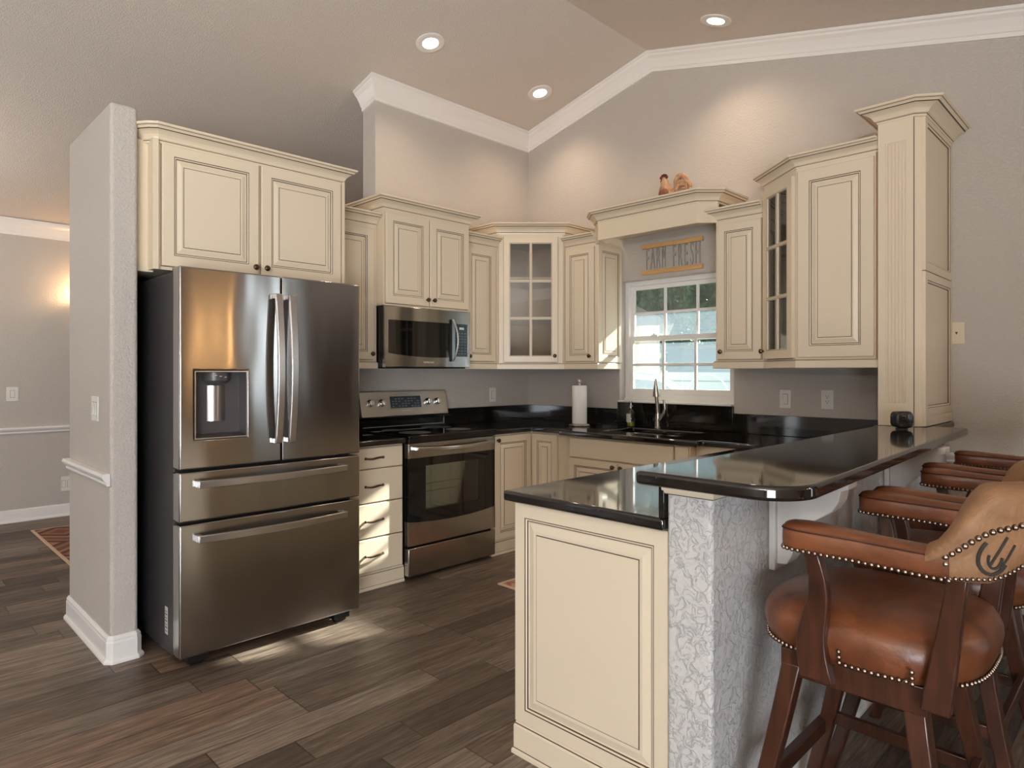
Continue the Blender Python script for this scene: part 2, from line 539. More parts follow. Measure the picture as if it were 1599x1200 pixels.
    def build(self, name, mats, parent=None, origin=None, bevel=0.0, seg=2, subsurf=0, angle=35, keep=False):
        if not isinstance(mats, (list, tuple)): mats = [mats]
        if parent is not None: o = ORG[parent.name]
        elif origin is not None: o = Vector(origin)
        else:
            xs = [p.x for p in self.v]; ys = [p.y for p in self.v]; zs = [p.z for p in self.v]
            o = Vector(((min(xs) + max(xs)) / 2, (min(ys) + max(ys)) / 2, min(zs)))
        me = bpy.data.meshes.new(name)
        me.from_pydata([p - o for p in self.v], [], self.f)
        for m in mats: me.materials.append(m)
        me.polygons.foreach_set('material_index', self.m)
        me.polygons.foreach_set('use_smooth', self.s)
        bm = bmesh.new(); bm.from_mesh(me)
        if not keep:
            bmesh.ops.remove_doubles(bm, verts=bm.verts, dist=1e-6)
        bmesh.ops.recalc_face_normals(bm, faces=bm.faces)
        bm.to_mesh(me); bm.free()
        me.update()
        if any(self.s): me.set_sharp_from_angle(angle=math.radians(angle))
        ob = bpy.data.objects.new(name, me)
        COL.objects.link(ob)
        if parent is not None: ob.parent = parent
        else: ob.location = o
        ORG[ob.name] = o
        if bevel:
            md = ob.modifiers.new('bevel', 'BEVEL'); md.width = bevel; md.segments = seg
            md.limit_method = 'ANGLE'; md.angle_limit = math.radians(40); md.harden_normals = False
            if seg > 1:
                me.polygons.foreach_set('use_smooth', [True] * len(me.polygons)); me.set_sharp_from_angle(angle=math.radians(30))
        if subsurf:
            md = ob.modifiers.new('subsurf', 'SUBSURF'); md.levels = subsurf; md.render_levels = subsurf
        return ob

def thing(name, label, cat, loc, group=None, rotz=0.0):
    o = bpy.data.objects.new(name, None)
    o.empty_display_size = 0.1
    COL.objects.link(o)
    o.location = loc; o.rotation_euler = (0, 0, rotz)
    ORG[o.name] = Vector(loc)
    return tag(o, label, cat, group)

def tag(o, label, cat, group=None):
    o['label'] = label; o['category'] = cat
    if group: o['group'] = group
    return o

def struct(o):
    o['kind'] = 'structure'
    return o

class Frame:
    """local frame of an upright face: u along it (2-D direction), v up, n outward (to the right of u)"""
    def __init__(self, ox, oy, ux, uy, oz=0.0):
        l = math.hypot(ux, uy); self.u = Vector((ux / l, uy / l, 0)); self.n = Vector((uy / l, -ux / l, 0)); self.o = Vector((ox, oy, oz))
    def __call__(self, u, v, n=0.0):
        return self.o + self.u * u + Vector((0, 0, v)) + self.n * n

def fbox(mb, F, u0, u1, v0, v1, n0, n1, mi=0):
    p = [F(u, v, n) for n in (n0, n1) for (u, v) in ((u0, v0), (u1, v0), (u1, v1), (u0, v1))]
    return mb.add(p, [(3, 2, 1, 0), (4, 5, 6, 7), (0, 1, 5, 4), (1, 2, 6, 5), (2, 3, 7, 6), (3, 0, 4, 7)], mi)

def rings_panel(mb, F, u0, u1, v0, v1, rings, n0):
    """concentric rectangular loops: (inset, depth, material to the next loop)"""
    prev = [F(u0, v0, n0), F(u1, v0, n0), F(u1, v1, n0), F(u0, v1, n0)]
    mb.add(prev, [(3, 2, 1, 0)], 0)
    pm = 0
    for ins, n, mi in rings:
        cur = [F(u0 + ins, v0 + ins, n), F(u1 - ins, v0 + ins, n), F(u1 - ins, v1 - ins, n), F(u0 + ins, v1 - ins, n)]
        mb.add(prev + cur, [(i, (i + 1) % 4, 4 + (i + 1) % 4, 4 + i) for i in range(4)], pm)
        prev = cur; pm = mi
    mb.add(prev, [(0, 1, 2, 3)], pm)

def raised_door(mb, F, u0, u1, v0, v1, n0=0.0, d=0.02, fr=0.052, rise=0.026):
    rings_panel(mb, F, u0, u1, v0, v1, [
        (0.0, n0 + d - 0.003, 0), (0.003, n0 + d, 0), (fr, n0 + d, 1), (fr + 0.0032, n0 + d - 0.002, 0),
        (fr + 0.0085, n0 + d - 0.004, 1), (fr + 0.0122, n0 + d - 0.007, 0), (fr + 0.017, n0 + d - 0.008, 0),
        (fr + 0.017 + rise * 0.7, n0 + d - 0.002, 0), (fr + 0.017 + rise, n0 + d - 0.003, 1), (fr + 0.0200 + rise, n0 + d - 0.0012, 0)], n0)

def slab_front(mb, F, u0, u1, v0, v1, n0=0.0, d=0.02):
    rings_panel(mb, F, u0, u1, v0, v1, [(0.0, n0 + d - 0.006, 0), (0.006, n0 + d, 0), (0.0062, n0 + d, 0)], n0)

def make_door(F, u0, u1, v0, v1, parent, n0=0.0, fr=0.052, knob=None, name='door'):
    mb = MB(); raised_door(mb, F, u0, u1, v0, v1, n0, fr=fr)
    o = mb.build(name, [M_CREAM, M_GLAZE], parent)
    if knob: make_knob(F, knob[0], knob[1], n0 + 0.02, o)
    return o

def make_knob(F, u, v, n, parent):
    mb = MB()
    mb.lathe(F(u, v, n), [(0.007, 0), (0.006, 0.010), (0.013, 0.014), (0.0155, 0.020), (0.013, 0.026), (0.007, 0.029), (0.0, 0.030)], 0, 14, F.n)
    return mb.build('knob', M_KNOB, parent)

def cabinet_crown(path, z, parent, h=0.08, out=0.068, name='crown_moulding'):
    s = h / 0.08; t = out / 0.068
    prof = [(-0.02, 0, 0), (0.003 * t, 0.0, 0), (0.005 * t, 0.010 * s, 1), (0.007 * t, 0.0125 * s, 0), (0.013 * t, 0.017 * s, 0), (0.015 * t, 0.024 * s, 0), (0.022 * t, 0.036 * s, 0), (0.035 * t, 0.047 * s, 0),
            (0.047 * t, 0.0530 * s, 1), (0.0515 * t, 0.0560 * s, 0), (0.056 * t, 0.062 * s, 0), (0.061 * t, 0.066 * s, 1), (0.063 * t, 0.068 * s, 0), (0.068 * t, 0.072 * s, 0), (0.068 * t, 0.08 * s, 0), (-0.02, 0.08 * s, 0)]
    mb = MB(); mb.sweep(path, [(o, z + q, m) for o, q, m in prof])
    return mb.build(name, [M_CREAM, M_GLAZE], parent)

def light_rail(path, z0, z1, parent):
    prof = [(-0.018, z0, 0), (0.004, z0, 0), (0.007, z0 + 0.004, 0), (0.007, z1 - 0.010, 0), (0.003, z1 - 0.005, 1), (0.001, z1 - 0.002, 0), (0.0, z1, 0), (-0.018, z1, 0)]
    mb = MB(); mb.sweep(path, prof)
    return mb.build('light_rail', [M_CREAM, M_GLAZE], parent)

def face_lines(mb, F, rects, n):
    """thin glaze left in the joint round a door"""
    for (u0, u1, v0, v1) in rects:
        w = 0.0022
        for (a, b, c, d) in ((u0 - w, u1 + w, v0 - w, v0), (u0 - w, u1 + w, v1, v1 + w), (u0 - w, u0, v0, v1), (u1, u1 + w, v0, v1)):
            mb.add([F(a, c, n), F(b, c, n), F(b, d, n), F(a, d, n)], [(0, 1, 2, 3)], 1)

# ------------------------------------------------------------------ setting: floor, walls, ceiling
ZR, YR, SL = 3.725, -1.29, 0.2389
YB, YF = -5.75, 3.17                                   # rear wall of the living room, far wall of the hall
XL = -8.5
def ceil_z(y): return ZR - SL * abs(y - YR)

mb = MB(); mb.box(XL - 0.2, 0.15, YB - 0.2, YF + 0.2, -0.12, 0.0)
struct(mb.build('floor', M_FLOOR, origin=(0, 0, 0)))

mb = MB()
for (y0, y1) in ((YB - 0.3, YR), (YR, YF + 0.3)):
    p = [(XL - 0.3, y0, ceil_z(y0)), (0.3, y0, ceil_z(y0)), (0.3, y1, ceil_z(y1)), (XL - 0.3, y1, ceil_z(y1))]
    q = [(a, b, c + 0.12) for a, b, c in p]
    mb.add(p + q, [(3, 2, 1, 0), (4, 5, 6, 7), (0, 1, 5, 4), (1, 2, 6, 5), (2, 3, 7, 6), (3, 0, 4, 7)])
struct(mb.build('ceiling', M_CEIL, origin=(0, 0, 0)))

# window wall: opening for the kitchen window, gable above
WY0, WY1, WZ0, WZ1 = -1.938, -0.99, 1.092, 2.035
ZE = ceil_z(YF)
mb = MB()
mb.cells([YB, WY0, WY1, YF], [0.0, WZ0, WZ1, ZE], lambda y, z: not (WY0 < y < WY1 and WZ0 < z < WZ1), 0.0, 0.15, lambda y, z, w: (w, y, z))
g = [(YB, ZE), (YF, ZE), (YR, ZR)]
mb.prism(g, 0.0, 0.15, fn=lambda y, z, w: (w, y, z))
struct(mb.build('wall_right', M_WALL, origin=(0, 0, 0)))

# range wall: full height for the corner, lower behind the refrigerator
mb = MB()
XA = -1.60
mb.prism([(0.0, 0.0), (0.16, 0.0), (0.16, ceil_z(0.16)), (0.0, ceil_z(0.0))], XA, 0.0, fn=lambda y, z, x: (x, y, z))
mb.box(-3.32, XA, 0.0, 0.16, 0.0, 2.40)
struct(mb.build('wall_back', M_WALL, origin=(0, 0, 0)))

mb = MB(); mb.box(-3.432, -3.317, -0.637, 0.165, 0.0, 2.558)
struct(mb.build('wall_left', M_WALL, origin=(-3.37, -0.3, 0), bevel=0.016, seg=4))

mb = MB(); mb.box(XL, 0.0, YF, YF + 0.15, 0.0, ZE + 0.02)
struct(mb.build('wall_far', M_WALL, origin=(0, YF, 0)))

# living-room walls behind the camera, with the openings the daylight comes through
mb = MB()
mb.cells([XL, -6.85, -5.15, -0.72, -0.52, 0.0], [0.0, 0.45, 1.36, 2.4, ZE + 0.02], lambda x, z: not ((-6.85 < x < -5.15 and z < 1.36) or (-0.72 < x < -0.52 and 0.45 < z < 2.4)), YB - 0.15, YB, lambda x, z, w: (x, w, z))
struct(mb.build('wall_front', M_WALL, origin=(0, YB, 0)))
mb = MB()
mb.cells([YB, 0.9, 2.5, YF], [0.0, 0.25, 2.4, ZE], lambda y, z: not (0.9 < y < 2.5 and 0.25 < z < 2.4), XL - 0.15, XL, lambda y, z, w: (w, y, z))
mb.prism(g, XL - 0.15, XL, fn=lambda y, z, w: (w, y, z))
struct(mb.build('wall_rear', M_WALL, origin=(XL, 0, 0)))

# peninsula pony wall
mb = MB(); mb.box(-2.645, 0.0, -3.178, -3.04, 0.0, 1.018)
struct(mb.build('wall_peninsula', M_STUCCO, origin=(-1.3, -3.1, 0), bevel=0.012, seg=3))

# ------------------------------------------------------------------ trim
def wall_crown(path, z_of, name, h=0.135, out=0.085):
    """crown that follows a (possibly sloping) ceiling line; path is 2-D, outward to the right"""
    prof = [(-0.0, 0.0), (0.012, 0.0), (0.014, 0.022), (0.020, 0.026), (0.030, 0.050), (0.052, 0.085), (0.070, 0.102), (0.074, 0.112), (0.085, 0.118), (0.085, 0.135), (0.0, 0.135)]
    mb = MB()
    P = [Vector(p) for p in path]; n = len(P); rings = []
    for i in range(n):
        ns = []
        if i > 0: d = (P[i] - P[i - 1]).normalized(); ns.append(Vector((d.y, -d.x)))
        if i < n - 1: d = (P[i + 1] - P[i]).normalized(); ns.append(Vector((d.y, -d.x)))
        off = ns[0] if len(ns) == 1 else (ns[0] + ns[1]) / (1 + ns[0].dot(ns[1]))
        ring = []
        for o, z in prof:
            q = P[i] + off * o
            ring.append((q.x, q.y, z_of(q.x, q.y) - h + z))
        rings.append(ring)
    mb.loft(rings, 0, True, True, False)
    return mb.build(name, M_WHITE)

# along the range wall, round its free end; then up and over the gable of the window wall
struct(wall_crown([(XA, 0.16), (XA, 0.0), (-0.0, 0.0), (0.0, YR), (0.0, YB)], lambda x, y: ceil_z(y) - 0.002, 'trim_1'))
struct(wall_crown([(XL, YF), (0.0, YF)], lambda x, y: ceil_z(YF) + 0.012, 'trim_2', h=0.135))

def chair_rail(path, z, name, h=0.055):
    prof = [(0.0, z, 0), (0.012, z, 0), (0.016, z + 0.008, 0), (0.013, z + 0.016, 0), (0.020, z + 0.022, 0), (0.030, z + 0.034, 0), (0.034, z + 0.044, 0), (0.028, z + h, 0), (0.0, z + h, 0)]
    mb = MB(); mb.sweep(path, prof)
    return mb.build(name, M_WHITE)
struct(chair_rail([(-3.432, 0.165), (-3.432, -0.637)], 0.805, 'trim_3', 0.056))
struct(chair_rail([(XL, YF), (0.0, YF)], 0.78, 'trim_4'))
struct(chair_rail([(0.0, -3.179), (0.0, YB)], 0.83, 'trim_5'))

def baseboard(path, name, h=0.13, closed=False):
    prof = [(0.0, 0.0, 0), (0.026, 0.0, 0), (0.026, 0.010, 0), (0.020, 0.020, 0), (0.015, 0.022, 0), (0.015, h - 0.03, 0), (0.012, h - 0.022, 0), (0.013, h - 0.014, 0), (0.007, h - 0.004, 0), (0.004, h, 0), (0.0, h, 0)]
    mb = MB(); mb.sweep(path, prof, closed)
    return mb.build(name, M_WHITE)
c = 0.014
struct(baseboard([(-3.317, 0.0), (-3.317, -0.637 + c), (-3.317 - c, -0.637), (-3.432 + c, -0.637), (-3.432, -0.637 + c), (-3.432, 0.165 - c), (-3.432 + c, 0.165), (-3.317, 0.165)][::-1], 'baseboard_left', 0.122))
struct(baseboard([(XL, YF), (0.0, YF)], 'baseboard_far', 0.112))
struct(baseboard([(-2.62, -3.178), (-0.03, -3.178)], 'baseboard_right', 0.112))

# ------------------------------------------------------------------ kitchen window
win = bpy.data.objects.new('window_1', None); COL.objects.link(win)
win.location = (0.09, (WY0 + WY1) / 2, WZ0); ORG[win.name] = Vector(win.location); struct(win)
FX = 0.075
mb = MB()
fw = 0.035
mb.cells([WY0, WY0 + fw, WY1 - fw, WY1], [WZ0, WZ0 + 0.062, WZ1 - fw, WZ1], lambda y, z: not (WY0 + fw < y < WY1 - fw and WZ0 + 0.062 < z < WZ1 - fw), FX, 0.14, lambda y, z, w: (w, y, z))
mb.box(FX - 0.012, FX + 0.01, WY0, WY1, WZ0 + 0.0, WZ0 + 0.03)
struct(mb.build('window_frame', M_WHITE, win, bevel=0.003))
ZM = 1.585
def sash(name, x0, x1, y0, y1, z0, z1, rail_lo, rail_hi, st):
    mb = MB()
    mb.cells([y0, y0 + st, y1 - st, y1], [z0, z0 + rail_lo, z1 - rail_hi, z1], lambda y, z: not (y0 + st < y < y1 - st and z0 + rail_lo < z < z1 - rail_hi), x0, x1, lambda y, z, w: (w, y, z))
    gy0, gy1, gz0, gz1 = y0 + st, y1 - st, z0 + rail_lo, z1 - rail_hi
    xm = (x0 + x1) / 2
    for k in (1, 2):
        yy = gy0 + (gy1 - gy0) * k / 3
        mb.box(xm - 0.009, xm + 0.009, yy - 0.0095, yy + 0.0095, gz0, gz1)
    zz = (gz0 + gz1) / 2
    mb.box(xm - 0.0085, xm + 0.0085, gy0, gy1, zz - 0.0095, zz + 0.0095)
    o = struct(mb.build(name, M_WHITE, win, bevel=0.002))
    g = MB(); g.box(xm - 0.002, xm + 0.002, gy0 - 0.004, gy1 + 0.004, gz0 - 0.004, gz1 + 0.004)
    struct(g.build('glass', M_WGLASS, o))
    return o
sash('upper_sash', 0.108, 0.132, WY0 + fw, WY1 - fw, ZM - 0.02, WZ1 - fw, 0.035, 0.03, 0.03)
sl = sash('lower_sash', 0.082, 0.106, WY0 + fw, WY1 - fw, WZ0 + 0.062, ZM + 0.02, 0.042, 0.035, 0.034)
mb = MB(); mb.box(0.066, 0.084, -1.29, -1.235, ZM + 0.012, ZM + 0.026); mb.lathe((0.075, -1.262, ZM + 0.026), [(0.012, 0), (0.012, 0.008), (0.004, 0.012)], 0, 10)
struct(mb.build('sash_lock', M_WHITE, sl))
mb = MB()
mb.box(0.072, 0.086, WY1 - fw - 0.004, WY1 - fw + 0.012, 1.955, 2.0)
struct(mb.build('sash_latch', M_WHITE, win))
# ------------------------------------------------------------------ upper cabinets
def carcass(parent, poly, z0, z1, lines=None, F=None, n=0.0, name='carcass', rects=()):
    mb = MB(); mb.prism(poly, z0, z1)
    if F: face_lines(mb, F, rects, n + 0.0008)
    return mb.build(name, [M_CREAM, M_GLAZE], parent)

def upper(label, x0, x1, yf, z0, z1, doors, crown_path, zc, group=None, knobs=(), F=None, poly=None, hc=0.08, oc=0.068, rail=None):
    F = F or Frame(x0, yf + 0.02, 1, 0)
    w = x1 - x0
    t = thing('wall_cabinet', label, 'cabinet', ((x0 + x1) / 2, 0.0, z0), group)
    poly = poly or [(x0, yf + 0.02), (x1, yf + 0.02), (x1, -0.002), (x0, -0.002)]
    carcass(t, poly, z0 + (0.0 if rail is None else 0.02), zc + 0.02, F=F, rects=[d[:4] for d in doors])
    for i, d in enumerate(doors):
        make_door(F, d[0], d[1], d[2], d[3], t, knob=knobs[i] if i < len(knobs) else None)
    cabinet_crown(crown_path, zc, t, hc, oc)
    if rail: light_rail(rail, z0, z0 + 0.048, t)
    return t, F

# over the refrigerator
YFC = -0.66
x0, x1 = -3.236, -2.254
t, F = upper('wide cream cabinet with two doors above the steel refrigerator', x0, x1, YFC, 1.815, 2.43,
      [(0.016, 0.484, 1.832, 2.412), (0.500, x1 - x0 - 0.014, 1.832, 2.412)],
      [(x0 - 0.055, YFC + 0.10), (x0 - 0.008, YFC + 0.03), (x0 + 0.006, YFC + 0.018), (x1, YFC + 0.018), (x1, -0.01)], 2.415,
      knobs=[(0.462, 1.872), (0.522, 1.872)])
mb = MB(); mb.box(-3.314, -3.238, -0.585, -0.02, 1.805, 2.43)
mb.box(-3.262, -3.236, -0.66, -0.58, 1.812, 2.43)
mb.build('filler_panel', [M_CREAM], t)
mb = MB(); mb.box(x1 - 0.001, x1 + 0.018, YFC + 0.012, -0.01, 1.815, 2.43)
mb.build('side_panel', [M_CREAM], t)

# narrow one left of the microwave
x0, x1 = -2.232, -1.797
upper('narrow cream cabinet with one door between the refrigerator and the microwave', x0, x1, -0.33, 1.347, 2.3,
      [(0.016, x1 - x0 - 0.028, 1.408, 2.272)], [(x0, -0.312), (x1 - 0.002, -0.312)], 2.292,
      knobs=[(x1 - x0 - 0.05, 1.445)], rail=[(x0, -0.312), (x1, -0.312), (x1, -0.01)], group=None)

# over the microwave
x0, x1 = -1.793, -1.046
upper('cream cabinet with two small doors directly above the microwave', x0, x1, -0.404, 1.768, 2.4,
      [(0.014, 0.368, 1.782, 2.382), (0.378, x1 - x0 - 0.012, 1.782, 2.382)],
      [(x0, -0.02), (x0, -0.386), (x1, -0.386), (x1, -0.02)], 2.40, knobs=[(0.346, 1.825), (0.402, 1.825)])

# narrow one right of the microwave
x0, x1 = -1.042, -0.692
upper('narrow cream cabinet with one door between the microwave and the corner glass cabinet', x0, x1, -0.33, 1.347, 2.3,
      [(0.02, x1 - x0 - 0.022, 1.408, 2.272)], [(x0 + 0.002, -0.312), (x1, -0.312)], 2.292,
      knobs=[(0.045, 1.445)], rail=[(x0, -0.01), (x0, -0.312), (x1, -0.312)])

def glass_door(F, u0, u1, v0, v1, parent, knob, rows=3, st=0.05):
    mb = MB()
    fr = 0.0
    us = [u0, u0 + st, (u0 + u1) / 2 - 0.010, (u0 + u1) / 2 + 0.010, u1 - st, u1]
    h = (v1 - v0 - 2 * st)
    vs = [v0, v0 + st]
    for k in range(1, rows):
        vs += [v0 + st + h * k / rows - 0.010, v0 + st + h * k / rows + 0.010]
    vs += [v1 - st, v1]
    def filled(u, v):
        iu = sum(u > a for a in us) - 1; iv = sum(v > a for a in vs) - 1
        return not (iu % 2 == 1 and iv % 2 == 1)
    mb.cells(us, vs, filled, 0.0, 0.02, lambda u, v, n: F(u, v, n))
    for i in (1, 3):
        for j in range(1, len(vs) - 1, 2):
            a, b, c_, d = us[i] - 0.006, us[i + 1] + 0.006, vs[j] - 0.006, vs[j + 1] + 0.006
            w = 0.0022
            for (p, q, r, s) in ((a, b, c_, c_ + w), (a, b, d - w, d), (a, a + w, c_, d), (b - w, b, c_, d)):
                mb.add([F(p, r, 0.0206), F(q, r, 0.0206), F(q, s, 0.0206), F(p, s, 0.0206)], [(0, 1, 2, 3)], 1)
    o = mb.build('door', [M_CREAM, M_GLAZE], parent)
    g = MB(); fbox(g, F, u0 + st - 0.006, u1 - st + 0.006, v0 + st - 0.006, v1 - st + 0.006, 0.006, 0.009)
    g.build('glass', M_GLASS, o)
    make_knob(F, knob[0], knob[1], 0.02, o)
    return o

# corner cabinet with a glazed diagonal door
t = thing('wall_cabinet', 'corner cabinet with a six-pane glass door set diagonally, left of the window', 'cabinet', (-0.35, -0.35, 1.347))
A = (-0.692, -0.318); B = (-0.318, -0.692)
mb = MB()
th = 0.018
body = [A, B, (-0.002, -0.69), (-0.002, -0.002), (-0.69, -0.002)]
# back, sides, bottom, top and shelves leave the inside open behind the glass
mb.box(-0.69, -0.002, -0.02, -0.002, 1.367, 2.42, 1)
mb.box(-0.02, -0.002, -0.69, -0.02, 1.367, 2.42, 1)
mb.box(-0.690, -0.674, -0.33, -0.02, 1.367, 2.42, 0)
mb.box(-0.33, -0.02, -0.690, -0.674, 1.367, 2.42, 0)
ins = [(-0.674, -0.322), (-0.322, -0.674), (-0.02, -0.674), (-0.02, -0.02), (-0.674, -0.02)]
mb.prism(ins, 1.367, 1.39, 1)
mb.prism(ins, 2.395, 2.42, 1)
mb.build('carcass', [M_CREAM, M_CABIN], t)
for z in (1.735, 2.055):
    sb = MB(); sb.prism(ins, z, z + 0.018); sb.build('shelf', M_CABIN, t)
L = math.hypot(B[0] - A[0], B[1] - A[1])
FD = Frame(A[0], A[1], B[0] - A[0], B[1] - A[1])
mb = MB()
mb.cells([0, 0.062, L - 0.062, L], [1.367, 1.40, 2.38, 2.42], lambda u, v: not (0.062 < u < L - 0.062 and 1.40 < v < 2.38), -0.02, 0.0, lambda u, v, n: FD(u, v, n))
face_lines(mb, FD, [(0.052, L - 0.052, 1.402, 2.382)], 0.0008)
mb.build('face_frame', [M_CREAM, M_GLAZE], t)
glass_door(FD, 0.054, L - 0.054, 1.404, 2.38, t, (L - 0.078, 1.452))
cabinet_crown([(-0.692, -0.02), A, B, (-0.02, -0.692)], 2.405, t)
light_rail([(A[0] - 0.002, A[1]), A, B, (B[0], B[1] - 0.002)], 1.347, 1.395, t)

# left of the window
t = thing('wall_cabinet', 'narrow cream cabinet with one door, at the left edge of the window', 'cabinet', (-0.17, -0.85, 1.347))
FB = Frame(-0.312, -0.696, 0, -1)
carcass(t, [(-0.312, -0.696), (-0.312, -1.0), (-0.002, -1.0), (-0.002, -0.696)][::-1], 1.367, 2.31, F=FB, rects=[(0.014, 0.290, 1.408, 2.272)])
make_door(FB, 0.014, 0.290, 1.408, 2.272, t, knob=(0.262, 1.447), fr=0.045)
FS = Frame(-0.312, -1.0, 1, 0)
o = make_door(FS, 0.004, 0.306, 1.40, 2.285, t, n0=-0.001, fr=0.042, name='side_panel')
cabinet_crown([(-0.312, -0.70), (-0.312, -1.004)], 2.292, t)
light_rail([(-0.312, -0.694), (-0.312, -1.012), (-0.02, -1.012)], 1.347, 1.395, t)

# arched-out valance over the window
t = thing('window_valance', 'cream crown-topped valance bridging the cabinets above the window', 'valance', (-0.2, -1.5, 2.28))
vp = [(-0.305, -0.985), (-0.41, -1.09), (-0.41, -1.888), (-0.315, -1.983)]
mb = MB()
inner = [(-0.287, -0.985), (-0.392, -1.098), (-0.392, -1.880), (-0.297, -1.983)]
mb.prism(vp + inner[::-1], 2.290, 2.49)
mb.build('face_board', [M_CREAM], t)
mb = MB(); mb.prism([(-0.30, -1.004), (-0.40, -1.10), (-0.40, -1.88), (-0.31, -1.966), (-0.002, -1.966), (-0.002, -1.004)], 2.365, 2.383)
mb.build('soffit_board', [M_CREAM], t)
cabinet_crown(vp + [(-0.02, -1.983)], 2.418, t)
mb = MB(); mb.prism([(-0.30, -1.004), (-0.40, -1.10), (-0.40, -1.88), (-0.31, -1.966), (-0.002, -1.966), (-0.002, -1.004)], 2.476, 2.494)
mb.build('top_board', [M_CREAM], t)

# right of the window: narrow cabinet, angled glass bay and deep door, one run
t = thing('wall_cabinet', 'narrow cream cabinet with one door, at the right edge of the window', 'cabinet', (-0.17, -2.13, 1.347))
FB = Frame(-0.312, -1.97, 0, -1)
carcass(t, [(-0.312, -1.97), (-0.312, -2.288), (-0.002, -2.288), (-0.002, -1.97)][::-1], 1.367, 2.31, F=FB, rects=[(0.016, 0.306, 1.405, 2.272)])
make_door(FB, 0.016, 0.306, 1.405, 2.272, t, knob=(0.046, 1.455), fr=0.05)
cabinet_crown([(-0.02, -1.97), (-0.312, -1.97), (-0.312, -2.288)], 2.292, t)
light_rail([(-0.02, -1.962), (-0.320, -1.962), (-0.312, -2.292)], 1.347, 1.395, t)

t = thing('wall_cabinet', 'deep cream cabinet with tall door and angled glass side, left of the pillar', 'cabinet', (-0.3, -2.65, 1.347))
A = (-0.318, -2.292); B = (-0.562, -2.58); C_ = (-0.562, -3.0)
mb = MB()
mb.box(-0.02, -0.002, -3.0, -2.292, 1.367, 2.49, 1)
mb.box(-0.56, -0.02, -3.0, -2.982, 1.367, 2.49, 1)
mb.box(-0.318, -0.02, -2.306, -2.292, 1.367, 2.49, 0)
mb.box(-0.562, -0.545, -2.982, -2.583, 1.367, 2.49, 0)
ins = [(-0.318, -2.306), (-0.545, -2.575), (-0.545, -2.982), (-0.02, -2.982), (-0.02, -2.306)]
mb.prism(ins, 1.367, 1.39, 1); mb.prism(ins, 2.455, 2.49, 1)
FB = Frame(B[0], B[1], 0, -1)
mb.build('carcass', [M_CREAM, M_CABIN], t)
for z in (1.74, 2.08):
    sb = MB(); sb.prism(ins, z, z + 0.018); sb.build('shelf', M_CABIN, t)
L = math.hypot(B[0] - A[0], B[1] - A[1])
FD = Frame(A[0], A[1], B[0] - A[0], B[1] - A[1])
mb = MB()
mb.cells([0, 0.03, L - 0.03, L], [1.367, 1.40, 2.43, 2.49], lambda u, v: not (0.03 < u < L - 0.03 and 1.40 < v < 2.43), -0.016, 0.0, lambda u, v, n: FD(u, v, n))
mb.build('face_frame', [M_CREAM, M_GLAZE], t)
glass_door(FD, 0.016, L - 0.016, 1.404, 2.42, t, (0.030, 1.452), st=0.055)
make_door(FB, 0.014, 0.398, 1.405, 2.43, t, fr=0.062)
cabinet_crown([(-0.16, -2.292), A, B, (-0.562, -3.0)], 2.452, t, 0.066, 0.062)
light_rail([(A[0], A[1] + 0.001), A, B, (-0.562, -3.002)], 1.347, 1.395, t)

# fluted pillar cabinet standing on the bar top
ZB = 1.056
t = thing('pillar_cabinet', 'tall fluted cream pillar cabinet with paneled side standing on the bar top', 'cabinet', (-0.3, -3.095, ZB + 0.001))
xf, ya, yb, chm = -0.60, -3.003, -3.192, 0.030
mb = MB()
mb.prism([(-0.003, ya), (xf + 0.011, ya), (xf + 0.011, yb + chm), (xf + chm, yb + 0.004), (-0.003, yb + 0.004)], ZB + 0.002, 2.60)
mb.build('carcass', [M_CREAM, M_GLAZE], t)
mb = MB()
FP = Frame(xf, ya, 0, -1)
WF = ya - yb - chm - 0.002
n = 6
prof = [(0.0, -0.012), (0.0, 0.0)]
for k in range(n):
    u = 0.040 + k * (WF - 0.08) / (n - 1)
    prof += [(u - 0.0065, 0.0), (u - 0.003, -0.004), (u + 0.003, -0.004), (u + 0.0065, 0.0)]
prof += [(WF, 0.0), (WF, -0.012)]
mb.loft([[FP(u, z, q) for u, q in prof] for z in (1.17, 2.47)], 0, True, True, False)
fbox(mb, FP, 0, WF, ZB + 0.002, 1.17, -0.012, 0.0)
fbox(mb, FP, 0, WF, 2.47, 2.592, -0.012, 0.0)
fbox(mb, FP, WF, WF + 0.0022, ZB + 0.004, 2.59, -0.01, -0.002, 1)
mb.build('fluted_pilaster', [M_CREAM, M_GLAZE], t)
FS = Frame(xf + chm, yb + 0.004, 1, 0)
Ls = -0.003 - (xf + chm)
mb = MB()
def flat_panel(mb, F, u0, u1, v0, v1):
    rings_panel(mb, F, u0, u1, v0, v1, [(0, 0.014, 0), (0.003, 0.016, 0), (0.040, 0.016, 1), (0.0425, 0.014, 0), (0.050, 0.010, 1), (0.053, 0.006, 0), (0.0535, 0.006, 0)], 0.0)
flat_panel(mb, FS, 0.006, Ls, ZB + 0.05, 1.82)
flat_panel(mb, FS, 0.006, Ls, 1.825, 2.592)
fbox(mb, FS, 0.003, Ls, ZB + 0.003, ZB + 0.05, 0, 0.018)
mb.build('side_panel', [M_CREAM, M_GLAZE], t)
cabinet_crown([(-0.01, ya), (xf, ya), (xf, yb + chm), (xf + chm, yb - 0.012), (-0.01, yb - 0.012)], 2.575, t, 0.075, 0.085)
mb = MB(); mb.prism([(-0.003, ya), (xf, ya), (xf, yb + chm), (xf + chm, yb), (-0.003, yb)], 2.60, 2.64)
mb.build('top_board', [M_CREAM], t)

